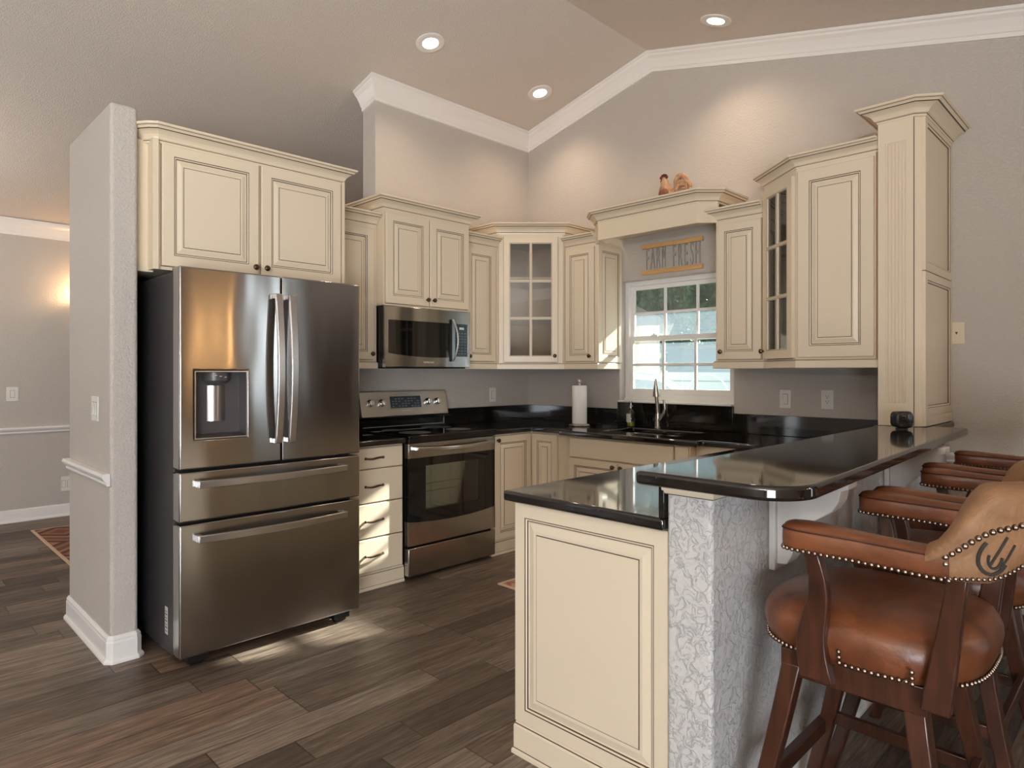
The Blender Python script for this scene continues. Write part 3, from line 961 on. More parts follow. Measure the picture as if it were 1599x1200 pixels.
# ------------------------------------------------------------------ base cabinets
def toe_base(path, parent, h=0.10):
    prof = [(-0.02, 0.0, 0), (0.012, 0.0, 0), (0.012, 0.012, 0), (0.008, 0.018, 1), (0.006, 0.020, 0), (0.006, h - 0.016, 0), (0.003, h - 0.010, 1), (0.001, h - 0.007, 0), (0.0, h, 0), (-0.02, h, 0)]
    mb = MB(); mb.sweep(path, prof)
    return mb.build('base_moulding', [M_CREAM, M_GLAZE], parent)

YBF = -0.60
ZT = 0.874
def drawer_pull(F, u, v, n, parent):
    mb = MB()
    w = 0.062
    pts = []
    for k in range(13):
        s = -1 + k / 6
        pts.append(F(u + s * w, v + 0.003 * math.sin(s * PI), n + 0.006 + 0.018 * (1 - s ** 4)))
    rr = [0.0045 + 0.0025 * (1 - abs(-1 + k / 6)) for k in range(13)]
    mb.tube(pts, rr, 0, 8)
    for s in (-1, 1):
        mb.ball(F(u + s * w, v, n + 0.004), 0.0085, 0, 8, 6)
    return mb.build('pull_handle', M_KNOB, parent)

x0, x1 = -2.318, -1.797
t = thing('drawer_cabinet', 'cream stack of four drawers between the refrigerator and the range', 'cabinet', ((x0 + x1) / 2, -0.3, 0))
F = Frame(x0, YBF, 1, 0)
carcass(t, [(x0, YBF), (x1, YBF), (x1, -0.002), (x0, -0.002)], 0.004, ZT, F=F)
zs = [0.868, 0.736, 0.528, 0.316, 0.108]
for i in range(4):
    mb = MB(); slab_front(mb, F, 0.012, x1 - x0 - 0.008, zs[i + 1] + 0.003, zs[i] - 0.003, 0, 0.021)
    face_lines(mb, F, [(0.012, x1 - x0 - 0.008, zs[i + 1] + 0.003, zs[i] - 0.003)], 0.0008)
    d = mb.build('drawer', [M_CREAM, M_GLAZE], t)
    drawer_pull(F, 0.30, (zs[i] + zs[i + 1]) / 2, 0.021, d)
toe_base([(x0, YBF), (x1 + 0.010, YBF)], t)

# corner base: two leaves meeting in the inner corner
t = thing('base_cabinet', 'cream corner base cabinet with two doors meeting beside the range', 'cabinet', (-0.5, -0.5, 0))
carcass(t, [(-1.022, YBF), (YBF, YBF), (YBF, -1.03), (-0.002, -1.03), (-0.002, -0.002), (-1.022, -0.002)], 0.004, ZT)
F = Frame(-1.022, YBF, 1, 0)
make_door(F, 0.022, 0.398, 0.112, 0.862, t, knob=(0.044, 0.832), fr=0.05)
F2 = Frame(YBF, YBF, 0, -1)
make_door(F2, 0.024, 0.275, 0.112, 0.862, t, fr=0.05)
mb = MB(); slab_front(mb, F2, 0.28, 0.428, 0.112, 0.862, -0.01, 0.018); mb.build('filler_panel', [M_CREAM, M_GLAZE], t)
toe_base([(-1.022, YBF), (YBF, YBF), (YBF, -1.03)], t)

# sink base, stepping out from the run
XS = -0.665
t = thing('base_cabinet', 'cream sink base cabinet with false drawer front below the window', 'cabinet', (-0.35, -1.51, 0))
mb = MB()
mb.box(XS, XS + 0.02, -1.985, -1.035, 0.004, ZT); mb.box(XS + 0.02, -0.002, -1.053, -1.035, 0.004, ZT); mb.box(XS + 0.02, -0.002, -1.985, -1.967, 0.004, ZT); mb.box(XS + 0.02, -0.002, -1.967, -1.053, 0.10, 0.118)
mb.build('carcass', M_CREAM, t)
F = Frame(XS, -1.035, 0, -1)
mb = MB(); slab_front(mb, F, 0.012, 0.842, 0.728, 0.864); face_lines(mb, F, [(0.012, 0.842, 0.728, 0.864)], 0.0008)
mb.build('false_drawer', [M_CREAM, M_GLAZE], t)
make_door(F, 0.012, 0.424, 0.112, 0.720, t, knob=(0.395, 0.69), fr=0.045)
make_door(F, 0.430, 0.842, 0.112, 0.720, t, knob=(0.459, 0.69), fr=0.045)
mb = MB(); fbox(mb, F, 0.852, 0.944, 0.112, 0.866, 0, 0.012); mb.build('filler_panel', [M_CREAM, M_GLAZE], t)
toe_base([(XS, -1.04), (XS, -1.985)], t)

# peninsula base, its end panel facing the room
XE = -2.63
t = thing('base_cabinet', 'cream peninsula cabinet with a large raised end panel', 'cabinet', (-1.5, -2.73, 0))
carcass(t, [(-0.002, -1.99), (-0.60, -1.99), (-0.60, -2.425), (XE + 0.02, -2.425), (XE + 0.02, -3.038), (-0.002, -3.038)], 0.004, ZT)
F = Frame(XE + 0.02, -2.425, 0, -1)
mb = MB()
raised_door(mb, F, 0.0, 0.612, 0.112, 0.872, 0, 0.02, fr=0.048, rise=0.034)
mb.build('end_panel', [M_CREAM, M_GLAZE], t)
Fk = Frame(-0.62, -2.425, -1, 0)
for k in range(4):
    make_door(Fk, 0.03 + k * 0.49, 0.50 + k * 0.49, 0.112, 0.862, t, knob=(0.46 + k * 0.49, 0.83) if k % 2 == 0 else (0.07 + k * 0.49, 0.83), fr=0.05)
toe_base([(-0.66, -2.43), (XE + 0.002, -2.43), (XE + 0.002, -3.036)], t, 0.112)

# ------------------------------------------------------------------ granite
CT, TH = 0.912, 0.036
NY, NX = -0.645, -0.642
mb = MB()
mb.cells([-2.322, -1.794], [NY, -0.003], lambda x, y: True, CT - TH, CT, lambda x, y, z: (x, y, z))
o = mb.build('countertop', M_GRANITE, bevel=0.010, seg=3)
tag(o, 'short black granite countertop over the drawers left of the range', 'countertop')

xs = [-2.657, -1.026, -0.708, NX, -0.52, -0.14, -0.003]
ys = [-3.037, -2.392, -2.055, -1.80, -1.21, -0.965, NY, -0.003]
def worktop(x, y):
    if -0.52 < x < -0.14 and -1.80 < y < -1.21: return False          # sink cut-out
    if y > NY: return x > -1.026
    if y < -2.392: return True
    if -2.055 < y < -0.965: return x > -0.708
    return x > NX
mb = MB()
mb.cells(xs, ys, worktop, CT - TH, CT, lambda x, y, z: (x, y, z))
o = mb.build('countertop', M_GRANITE, bevel=0.010, seg=3)
tag(o, 'long black granite countertop running from the range round the sink onto the peninsula', 'countertop')

for (bx, lab) in (((-2.318, -1.800, -0.022, -0.001, CT + 0.001, 1.038), 'low black granite backsplash strip between the refrigerator and the range'),
                  ((-0.985, -0.023, -0.022, -0.001, CT + 0.001, 1.038), 'low black granite backsplash on the range wall, from range to corner'),
                  ((-0.022, -0.001, -0.985, -0.001, CT + 0.001, 1.038), 'low black granite backsplash on the window wall, corner to window'),
                  ((-0.026, -0.001, -1.942, -0.987, CT + 0.001, 1.090), 'taller black granite backsplash directly below the window, behind the faucet'),
                  ((-0.022, -0.001, -2.98, -1.944, CT + 0.001, 1.043), 'long low black granite backsplash right of the window, below the outlets')):
    mb = MB(); mb.box(*bx)
    tag(mb.build('backsplash', M_GRANITE, bevel=0.002), lab, 'backsplash')
mb = MB(); mb.box(-0.030, 0.088, WY0 + 0.004, WY1 - 0.004, 1.0905, WZ0 + 0.012)
struct(mb.build('window_sill', M_WHITE, win, bevel=0.003))

mb = MB(); mb.box(-2.655, -0.02, -3.037, -3.0201, CT + 0.001, 1.016)
o = mb.build('backsplash', M_GRANITE, bevel=0.001)
tag(o, 'black granite riser between the peninsula counter and the bar top', 'backsplash')

def rounded(pts):
    """pts: (x, y, radius) outline, corners rounded"""
    out = []; n = len(pts)
    for i in range(n):
        p = Vector(pts[i][:2]); a = Vector(pts[i - 1][:2]); b = Vector(pts[(i + 1) % n][:2]); r = pts[i][2]
        if r <= 0: out.append(tuple(p)); continue
        da = (a - p).normalized(); db = (b - p).normalized()
        ang = da.angle(db); d = r / math.tan(ang / 2)
        c0 = p + (da + db).normalized() * (r / math.sin(ang / 2))
        s = (p + da * d) - c0; e = (p + db * d) - c0
        a0 = math.atan2(s.y, s.x); a1 = math.atan2(e.y, e.x)
        dl = (a1 - a0 + PI) % (2 * PI) - PI
        k = max(3, int(abs(dl) / 0.14))
        for j in range(k + 1):
            t_ = a0 + dl * j / k
            out.append((c0.x + r * math.cos(t_), c0.y + r * math.sin(t_)))
    return out
mb = MB()
outline = rounded([(-2.757, -3.005, 0.02), (-2.757, -3.450, 0.13), (-0.478, -3.362, 0.010), (-0.492, -3.215, 0), (-0.003, -3.215, 0), (-0.003, -2.985, 0), (-0.62, -2.985, 0.02), (-0.72, -3.005, 0)])
mb.prism(outline, 1.019, ZB, smooth=False)
o = mb.build('countertop', M_GRANITE, bevel=0.011, seg=3)
tag(o, 'raised black granite bar top over the pony wall of the peninsula', 'countertop')

# cap trim at the end of the pony wall
mb = MB()
mb.sweep([(-2.10, -3.179), (-2.646, -3.179), (-2.646, -3.03)][::-1], [(0, 0.982, 0), (0.003, 0.982, 1), (0.006, 0.985, 0), (0.010, 0.995, 0), (0.010, 1.017, 0), (0, 1.017, 0)])
o = struct(mb.build('trim_6', [M_CREAM, M_GLAZE]))

def corbel(x, label):
    t = thing('corbel', label, 'bracket', (x, -3.179, 0.73), 'white corbels carrying the bar top')
    mb = MB(); mb.box(x - 0.05, x + 0.05, -3.20, -3.180, 0.725, 1.017)
    mb.build('backplate', M_WHITE, t, bevel=0.004)
    P = [(0.0, 0.745), (0.035, 0.748), (0.052, 0.775), (0.060, 0.815), (0.075, 0.850), (0.105, 0.880), (0.150, 0.903), (0.185, 0.925), (0.205, 0.955), (0.212, 0.985), (0.235, 0.992), (0.235, 1.017), (0.0, 1.017)]
    mb = MB(); mb.prism([(a, b) for a, b in P], x - 0.038, x + 0.038, fn=lambda a, b, c: (c, -3.2005 - a * 0.86, b))
    mb.build('bracket', M_WHITE, t, bevel=0.003)
corbel(-2.25, 'white curved corbel under the bar top, nearest the end of the peninsula')
corbel(-1.10, 'white curved corbel under the bar top, nearest the window wall')
# ------------------------------------------------------------------ text helper
def text_mesh(body, size, F, u, v, n, mat, parent, name, sx=1.0, depth=0.0006, align='CENTER', space=1.0, bold=0.0):
    cu = bpy.data.curves.new('lettering', 'FONT')
    cu.body = body; cu.size = size; cu.align_x = align; cu.align_y = 'CENTER'; cu.extrude = depth; cu.space_character = space; cu.offset = bold
    tmp = bpy.data.objects.new('lettering', cu)
    COL.objects.link(tmp)
    dg = bpy.context.evaluated_depsgraph_get()
    me = bpy.data.meshes.new_from_object(tmp.evaluated_get(dg))
    bpy.data.objects.remove(tmp)
    bpy.data.curves.remove(cu)
    o = ORG[parent.name]
    for vt in me.vertices:
        p = vt.co
        vt.co = F(u + p.x * sx, v + p.y, n + p.z) - o
    me.materials.clear(); me.materials.append(mat)
    me.name = name
    ob = bpy.data.objects.new(name, me)
    COL.objects.link(ob); ob.parent = parent; ORG[ob.name] = o
    return ob

# ------------------------------------------------------------------ refrigerator
fx0, fx1, fy = -3.249, -2.341, -0.975
t = thing('refrigerator', 'stainless steel four-door refrigerator with ice and water dispenser beside the white wall end', 'refrigerator', ((fx0 + fx1) / 2, -0.5, 0))
F = Frame(fx0, fy, 1, 0)
W = fx1 - fx0
gap = -2.780 - fx0
mb = MB(); mb.box(fx0 + 0.004, fx1 - 0.004, -0.885, -0.12, 0.045, 1.775)
mb.build('body', M_FSIDE, t, bevel=0.006)
mb = MB(); mb.box(fx0 + 0.03, fx1 - 0.03, -0.86, -0.80, 0.02, 0.07); mb.build('toe_grille', M_BLACK, t)
D = 0.085
def front(name, u0, u1, v0, v1, hole=None):
    mb = MB()
    if hole:
        a, b, c_, d = hole
        mb.cells([u0, a, b, u1], [v0, c_, d, v1], lambda u, v: not (a < u < b and c_ < v < d), -D, 0.0, lambda u, v, n: F(u, v, n))
    else:
        fbox(mb, F, u0, u1, v0, v1, -D, 0)
    return mb.build(name, M_STEEL, t, bevel=0.007, seg=3)
hu0, hu1, hv0, hv1 = 0.062, 0.302, 1.022, 1.332
dl = front('door', 0.0, gap - 0.003, 0.892, 1.792, (hu0, hu1, hv0, hv1))
dr = front('door', gap + 0.003, W, 0.892, 1.792)
df = front('drawer', 0.0, W, 0.660, 0.880)
dz = front('freezer_drawer', 0.0, W, 0.060, 0.648)
# dispenser
mb = MB()
a, b, c_, d = hu0 + 0.001, hu1 - 0.001, hv0 + 0.001, hv1 - 0.001
dep = -0.078
ia, ib, ic, id_ = a + 0.006, b - 0.006, c_ + 0.006, d - 0.006
def quad(p, mi=0): mb.add(p, [(0, 1, 2, 3)], mi)
ring0 = [F(a, c_, 0.002), F(b, c_, 0.002), F(b, d, 0.002), F(a, d, 0.002)]
ring1 = [F(ia, ic, 0.002), F(ib, ic, 0.002), F(ib, id_, 0.002), F(ia, id_, 0.002)]
ring2 = [F(ia, ic + 0.012, dep), F(ib, ic + 0.012, dep), F(ib, id_, dep), F(ia, id_, dep)]
mb.add(ring0 + ring1, [(i, (i + 1) % 4, 4 + (i + 1) % 4, 4 + i) for i in range(4)], 1)
mb.add(ring1 + ring2, [(i, (i + 1) % 4, 4 + (i + 1) % 4, 4 + i) for i in range(4)], 0)
mb.add(ring2, [(0, 1, 2, 3)], 0)
dsp = mb.build('dispenser', [M_DGREY, M_STEEL2], dl)
uc = 0.185
mb = MB()
mb.loft([[F(uc + 0.062 * math.cos(PI * k / 10) * s, z, dep + 0.002 + 0.058 * s * math.sin(PI * k / 10)) for k in range(11)] for z, s in ((1.272, 0.78), (1.286, 1.0), (1.324, 1.04))], 0)
ct = mb.build('dispenser_control', M_DGREY, dl)
mb = MB()
for k in range(3):
    z = 1.308
    fbox(mb, F, uc - 0.028 + k * 0.022, uc - 0.018 + k * 0.022, z - 0.004 * k, z + 0.003 - 0.004 * k, dep + 0.062, dep + 0.0632)
mb.build('control_icons', M_PRINT, dl)
mb = MB()
mb.loft([[F(uc + 0.040 * s, z, dep + 0.004 + 0.016 * (1 - s * s)) for s in (-1, -0.75, -0.5, -0.25, 0, 0.25, 0.5, 0.75, 1)] + [F(uc + 0.040, z, dep + 0.001), F(uc - 0.040, z, dep + 0.001)] for z in (1.098, 1.262)], 0)
mb.build('water_paddle', M_STEEL2, dl)

def bow_handle(name, pts_fn, parent, w, flat):
    """flat bar that bows out from the door, standing on two feet"""
    mb = MB(); rings = []
    for k in range(21):
        s = k / 20
        p, wd, nrm = pts_fn(s)
        rings.append([p - wd * w, p + wd * w, p + wd * w * 0.85 + nrm * flat, p - wd * w * 0.85 + nrm * flat])
    mb.loft(rings, 0, True, True, False)
    for s in (0.012, 0.988):
        p, wd, nrm = pts_fn(s)
        base = p - nrm * ((p - F(0, 0, 0)).dot(F.n))
        along = (pts_fn(min(1, s + 0.01))[0] - pts_fn(max(0, s - 0.01))[0]).normalized()
        q = []
        for h in (base, p + nrm * 0.002):
            for (i, j) in ((-1, -1), (1, -1), (1, 1), (-1, 1)):
                q.append(h + wd * w * 0.8 * i + along * 0.012 * j)
        mb.add(q, [(3, 2, 1, 0), (4, 5, 6, 7), (0, 1, 5, 4), (1, 2, 6, 5), (2, 3, 7, 6), (3, 0, 4, 7)])
    return mb.build(name, M_STEEL2, parent, bevel=0.002)
UV = Vector((0, 0, 1)); UU = F.u; NN = F.n
for par, u in ((dl, gap - 0.052), (dr, gap + 0.016)):
    bow_handle('handle', lambda s, u=u: (F(u + 0.021, 0.985 + s * 0.715, 0.030 + 0.030 * math.sin(PI * s)), UU, NN), par, 0.019, 0.012)
bow_handle('handle', lambda s: (F(0.070 + s * 0.740, 0.826, 0.030 + 0.030 * math.sin(PI * s)), UV, NN), df, 0.018, 0.012)
bow_handle('handle', lambda s: (F(0.070 + s * 0.740, 0.584, 0.030 + 0.030 * math.sin(PI * s)), UV, NN), dz, 0.018, 0.012)
for u in (0.09, W - 0.09):
    mb = MB()
    mb.lathe(F(u, 0.020, -0.06), [(0.020, -0.03), (0.020, 0.03)], 0, 16, (1, 0, 0))
    fbox(mb, F, u - 0.045, u + 0.045, 0.022, 0.058, -0.09, -0.03)
    mb.build('foot', M_BLACK, t)
for u in (0.05, W - 0.05):
    mb = MB(); fbox(mb, F, u - 0.035, u + 0.035, 1.776, 1.797, -0.14, -0.06); mb.build('hinge_cover', M_FSIDE, t, bevel=0.004)
mb = MB()
FL = Frame(fx0 + 0.004, -0.78, 0, -1)
fbox(mb, FL, 0.0, 0.036, 0.128, 0.252, 0.0005, 0.0015)
for k in range(7):
    fbox(mb, FL, 0.004, 0.032, 0.140 + k * 0.015, 0.144 + k * 0.015 + 0.003 * (k % 2), 0.0015, 0.0018, 1)
mb.build('rating_label', [M_LABEL, M_DGREY], t)

# ------------------------------------------------------------------ microwave
mx0, mx1, my, mz0, mz1 = -1.788, -1.050, -0.404, 1.358, 1.764
t = thing('microwave', 'stainless over-the-range microwave hung under the two-door cabinet', 'microwave', ((mx0 + mx1) / 2, -0.2, mz0))
mb = MB(); mb.box(mx0, mx1, my + 0.035, -0.004, mz0, mz1); mb.box(mx0 + 0.02, mx1 - 0.02, my + 0.03, -0.05, mz0 - 0.008, mz0)
mb.build('body', M_BLACK, t)
F = Frame(mx0, my, 1, 0); W = mx1 - mx0
def bulge(u): return 0.016 * (1 - ((u - W / 2) / (W / 2)) ** 2)
mb = MB()
us = [W * k / 16 for k in range(17)]
mb.loft([[F(u, mz0, -0.035), F(u, mz0, bulge(u) - 0.004), F(u, mz0 + 0.004, bulge(u)), F(u, mz1 - 0.004, bulge(u)), F(u, mz1, bulge(u) - 0.004), F(u, mz1, -0.035)] for u in us], 0, True, True, True)
dm = mb.build('door', M_STEEL, t, angle=40)
mb = MB()
wu = [0.022 + (0.535 - 0.022) * k / 14 for k in range(15)]
def low(u): return 1.452 - 0.026 * (1 - ((u - 0.40) / 0.38) ** 2)
mb.loft([[F(u, low(u), bulge(u) + 0.0005), F(u, low(u), bulge(u) + 0.002), F(u, 1.672, bulge(u) + 0.002), F(u, 1.672, bulge(u) + 0.0005)] for u in wu], 0, True, True, False)
mb.build('window', M_GBLACK, dm)
mb = MB()
wu = [0.588 + (0.708 - 0.588) * k / 6 for k in range(7)]
mb.loft([[F(u, 1.436, bulge(u) + 0.0005), F(u, 1.436, bulge(u) + 0.002), F(u, 1.672, bulge(u) + 0.002), F(u, 1.672, bulge(u) + 0.0005)] for u in wu], 0, True, True, False)
kp = mb.build('keypad', M_DISPLAY, t)
mb = MB()
fbox(mb, F, 0.612, 0.672, 1.632, 1.648, bulge(0.64) + 0.002, bulge(0.64) + 0.0028)
for r in range(8):
    for c_ in range(3):
        u = 0.616 + c_ * 0.030; v = 1.455 + r * 0.021
        fbox(mb, F, u, u + 0.016, v, v + 0.005, bulge(u) + 0.002, bulge(u) + 0.0026, 1)
mb.build('keypad_print', [M_PRINT, simple('dim_print', srgb(110, 124, 134), 0.5)], kp)
mb = MB(); rings = []
for k in range(21):
    s = k / 20; u = 0.556 + 0.012 * math.sin(PI * s); n = bulge(0.556) + 0.006 + 0.042 * math.sin(PI * s) ** 0.8; v = 1.402 + s * 0.30
    rings.append([F(u - 0.006, v, n), F(u + 0.008, v, n), F(u + 0.006, v, n + 0.010), F(u - 0.004, v, n + 0.010)])
mb.loft(rings, 0, True, True, False)
mb.build('handle', M_STEEL2, dm, bevel=0.002)
mb = MB(); fbox(mb, F, 0.530, 0.556, 1.40, 1.700, bulge(0.55) + 0.0005, bulge(0.55) + 0.003)
mb.build('handle_recess', M_BLACK, dm)
text_mesh('SAMSUNG', 0.017, F, 0.345, 1.392, bulge(0.345) + 0.0006, M_PRINT, dm, 'logo_lettering', sx=1.15)

# ------------------------------------------------------------------ range
rx0, rx1, ry = -1.788, -1.032, -0.655
t = thing('range', 'stainless electric range with black glass cooktop and oven window', 'stove', ((rx0 + rx1) / 2, -0.33, 0))
F = Frame(rx0, ry, 1, 0); W = rx1 - rx0
mb = MB(); mb.box(rx0 + 0.003, rx1 - 0.003, -0.610, -0.03, 0.03, 0.895)
mb.build('body', M_BLACK, t)
mb = MB()
mb.box(rx0 - 0.002, rx1 + 0.004, -0.665, -0.09, 0.902, 0.921)
mb.build('cooktop', M_GBLACK, t, bevel=0.004)
mb = MB()
for (x, y, r) in ((-1.60, -0.47, 0.11), (-1.22, -0.47, 0.09), (-1.60, -0.22, 0.075), (-1.22, -0.22, 0.11)):
    mb.lathe((x, y, 0.9212), [(r - 0.002, 0), (r, 0.0), (r, 0.0004), (r - 0.002, 0.0004)], 0, 40)
mb.build('burner_ring', simple('burner_print', srgb(70, 70, 72), 0.3), t)
mb = MB(); fbox(mb, F, 0.0, W, 0.876, 0.903, -0.02, 0.004); mb.build('front_rail', M_BLACK, t, bevel=0.003)
# oven door with a curved lower edge to the glass
mb = MB()
us = [0.002 + (W - 0.004) * k / 16 for k in range(17)]
def oz(u): return 0.376 - 0.024 * (1 - ((u - W / 2) / (W / 2)) ** 2)
mb.loft([[F(u, 0.222, -0.045), F(u, 0.222, 0.0), F(u, oz(u), 0.0), F(u, oz(u), -0.045)] for u in us], 0, True, True, False)
od = mb.build('oven_door', M_STEEL, t)
mb = MB(); fbox(mb, F, 0.002, W - 0.002, 0.775, 0.872, -0.045, 0.0)
mb.build('door_top_rail', M_STEEL, od, bevel=0.003)
mb = MB()
def ovenhole(u, v): return not (0.138 < u < 0.602 and 0.440 < v < 0.722)
mb.cells([0.004, 0.138, 0.602, W - 0.004], [0.350, 0.440, 0.722, 0.776], ovenhole, -0.040, -0.0012, lambda u, v, n: F(u, v, n))
mb.build('door_glass_border', M_GBLACK, od)
mb = MB(); fbox(mb, F, 0.136, 0.604, 0.438, 0.724, -0.012, -0.004)
mb.build('oven_window', M_OVENGLASS, od)
mb = MB()
cav = [F(0.12, 0.40, -0.042), F(0.62, 0.40, -0.042), F(0.62, 0.75, -0.042), F(0.12, 0.75, -0.042)]
ns = -0.0412
mb.add([F(0.125, 0.43, ns), F(0.615, 0.43, ns), F(0.615, 0.735, ns), F(0.125, 0.735, ns)], [(0, 1, 2, 3)])
mb.build('oven_liner', simple('oven_enamel', srgb(176, 174, 158), 0.35), od)
mb = MB()
for v in (0.55, 0.60):
    mb.tube([F(0.14, v, -0.028), F(0.60, v, -0.028)], 0.0022, 0, 6)
for k in range(14):
    pass
mb.build('oven_rack', M_CHROME, od)
mb = MB(); rings = []
for k in range(21):
    s = k / 20; u = 0.045 + s * (W - 0.09); n = 0.026 + 0.026 * math.sin(PI * s); v = 0.838 - 0.010 * math.sin(PI * s)
    rings.append([F(u, v - 0.011, n), F(u, v - 0.010, n + 0.012), F(u, v + 0.010, n + 0.014), F(u, v + 0.012, n)])
mb.loft(rings, 0, True, True, False)
for u in (0.055, W - 0.055):
    fbox(mb, F, u - 0.012, u + 0.012, 0.828, 0.848, 0.0, 0.032)
mb.build('handle', M_STEEL2, od, bevel=0.002)
mb = MB(); fbox(mb, F, 0.002, W - 0.002, 0.030, 0.206, -0.045, 0.0); mb.build('storage_drawer', M_STEEL, t, bevel=0.004)
# back guard
mb = MB()
mb.prism([(-0.012, 0.985), (-0.105, 1.008), (-0.098, 1.022), (-0.060, 1.186), (-0.012, 1.186)][::-1], rx0 + 0.012, rx1 + 0.03, fn=lambda a, b, c_: (c_, a, b))
bgd = mb.build('backguard', M_STEEL2, t, bevel=0.004)
mb = MB()
mb.prism([(-0.012, 0.90), (-0.090, 0.90), (-0.094, 0.985), (-0.012, 0.985)][::-1], rx0 + 0.02, rx1 + 0.0, fn=lambda a, b, c_: (c_, a, b))
mb.build('vent_panel', M_GBLACK, t)
mb = MB()
fbox(mb, F, 0.024, W - 0.010, 0.934, 0.939, -0.563, -0.559)
fbox(mb, F, W - 0.014, W - 0.010, 0.934, 0.99, -0.563, -0.559)
mb.build('vent_trim', M_STEEL2, t)
class Tilt:
    def __init__(self):
        self.u = Vector((1, 0, 0)); a = Vector((0, 0.038, 0.164)).normalized(); self.a = a; self.n = Vector((0, -a.z, a.y)); self.o = Vector((rx0, -0.098, 1.022))
    def __call__(self, u, v, n=0.0): return self.o + self.u * u + self.a * v + self.n * n
T = Tilt()
mb = MB(); fbox(mb, T, 0.262, 0.535, 0.044, 0.130, 0.0006, 0.002); dsp = mb.build('display', M_DISPLAY, bgd)
mb = MB()
dim = simple('display_print', srgb(120, 134, 142), 0.5)
for r in range(4):
    for c_ in range(9):
        if (r * 5 + c_ * 3) % 4 != 3:
            fbox(mb, T, 0.276 + c_ * 0.028, 0.292 + c_ * 0.028, 0.054 + r * 0.018, 0.060 + r * 0.018, 0.002, 0.0026)
mb.build('display_print', dim, dsp)
for u in (0.092, 0.190, 0.600, 0.688):
    mb = MB()
    c0 = T(u, 0.084, 0)
    mb.lathe(c0, [(0.026, 0.0), (0.026, 0.005), (0.0215, 0.007), (0.0205, 0.024), (0.018, 0.027), (0.0, 0.027)], 0, 22, T.n)
    k = mb.build('knob', M_CHROME, bgd)
    mb = MB(); fbox(mb, lambda a, b, n: T(u + a, 0.084 + b, n), -0.004, 0.004, -0.019, 0.019, 0.027, 0.034); mb.build('knob_grip', M_STEEL2, k, bevel=0.001)
    mb = MB()
    for j in range(12):
        a = -2.2 + j * 0.4
        p = (u + 0.033 * math.sin(a), 0.084 + 0.033 * math.cos(a))
        fbox(mb, T, p[0] - 0.0012, p[0] + 0.0012, p[1] - 0.0012, p[1] + 0.0012, 0.0005, 0.001)
    mb.build('dial_marks', M_DGREY, bgd)
text_mesh('SAMSUNG', 0.015, T, 0.395, 0.022, 0.001, M_PRINT, bgd, 'logo_lettering', sx=1.15)

# ------------------------------------------------------------------ sink and what stands round it
t = thing('sink', 'undermount steel kitchen sink set in the black granite below the window', 'sink', (-0.33, -1.505, 0.68))
mb = MB()
zt, zb = CT - TH - 0.001, 0.70
for (y0, y1) in ((-1.80, -1.515), (-1.495, -1.21)):
    rr = rounded([(-0.52, y0, 0.06), (-0.14, y0, 0.06), (-0.14, y1, 0.06), (-0.52, y1, 0.06)])
    ri = rounded([(-0.50, y0 + 0.02, 0.06), (-0.16, y0 + 0.02, 0.06), (-0.16, y1 - 0.02, 0.06), (-0.50, y1 - 0.02, 0.06)])
    mb.loft([[(a, b, zt) for a, b in rr], [(a, b, zb + 0.02) for a, b in rr], [(a, b, zb) for a, b in ri]], 0, True, False)
    mb.add([(a, b, zb) for a, b in ri], [list(range(len(ri)))])
mb.box(-0.55, -0.11, -1.515, -1.495, zt - 0.05, zt - 0.004)
mb.build('basin', M_STEEL2, t)
for y in (-1.655, -1.35):
    mb = MB(); mb.lathe((-0.33, y, zb + 0.001), [(0.045, 0), (0.045, 0.003), (0.030, 0.001), (0.0, 0.001)], 0, 20); mb.build('drain', M_CHROME, t)

t = thing('faucet', 'brushed nickel kitchen faucet with upright spray head and side lever in front of the window', 'faucet', (-0.075, -1.385, CT))
bx, by = -0.075, -1.385
mb = MB()
mb.lathe((bx, by, CT), [(0.030, 0.0), (0.030, 0.006), (0.025, 0.012), (0.0235, 0.05), (0.021, 0.085), (0.017, 0.11)], 0, 20)
mb.tube([(bx, by, CT + 0.10), (bx - 0.004, by + 0.002, CT + 0.17), (bx - 0.012, by + 0.004, CT + 0.235)], [0.017, 0.0155, 0.0145], 0, 16)
mb.build('body', M_NICKEL, t)
mb = MB()
mb.lathe((bx - 0.012, by + 0.004, CT + 0.232), [(0.016, 0.0), (0.027, 0.003), (0.0265, 0.012), (0.018, 0.065), (0.010, 0.11), (0.005, 0.13), (0.0, 0.133)], 0, 18, (-0.06, 0.02, 1))
mb.build('spray_head', M_NICKEL, t)
mb = MB()
mb.tube([(bx, by, CT + 0.035), (bx - 0.012, by - 0.03, CT + 0.07), (bx - 0.018, by - 0.060, CT + 0.108), (bx - 0.018, by - 0.072, CT + 0.145), (bx - 0.015, by - 0.064, CT + 0.185), (bx - 0.012, by - 0.058, CT + 0.21)], [0.014, 0.015, 0.014, 0.010, 0.0085, 0.010], 0, 12)
mb.build('lever', M_NICKEL, t)

t = thing('soap_dispenser', 'clear glass pump bottle of yellow-green soap left of the faucet', 'soap bottle', (-0.085, -1.155, CT))
sx_, sy_ = -0.085, -1.155
mb = MB()
mb.lathe((sx_, sy_, CT + 0.001), [(0.030, 0), (0.034, 0.004), (0.034, 0.085), (0.031, 0.105), (0.020, 0.122), (0.015, 0.128), (0.015, 0.140)], 0, 20)
mb.build('bottle', M_BOTTLE, t)
mb = MB(); mb.lathe((sx_, sy_, CT + 0.004), [(0.030, 0), (0.031, 0.002), (0.031, 0.034), (0.0, 0.034)], 0, 20)
mb.build('liquid_soap', simple('yellow_soap', srgb(176, 170, 62), 0.2), t)
mb = MB()
mb.loft([[(sx_ + 0.0347 * math.cos(a), sy_ + 0.0347 * math.sin(a), z) for a in [PI * 0.62 + k * 0.12 for k in range(15)]] for z in (CT + 0.034, CT + 0.098)], 0, False, False)
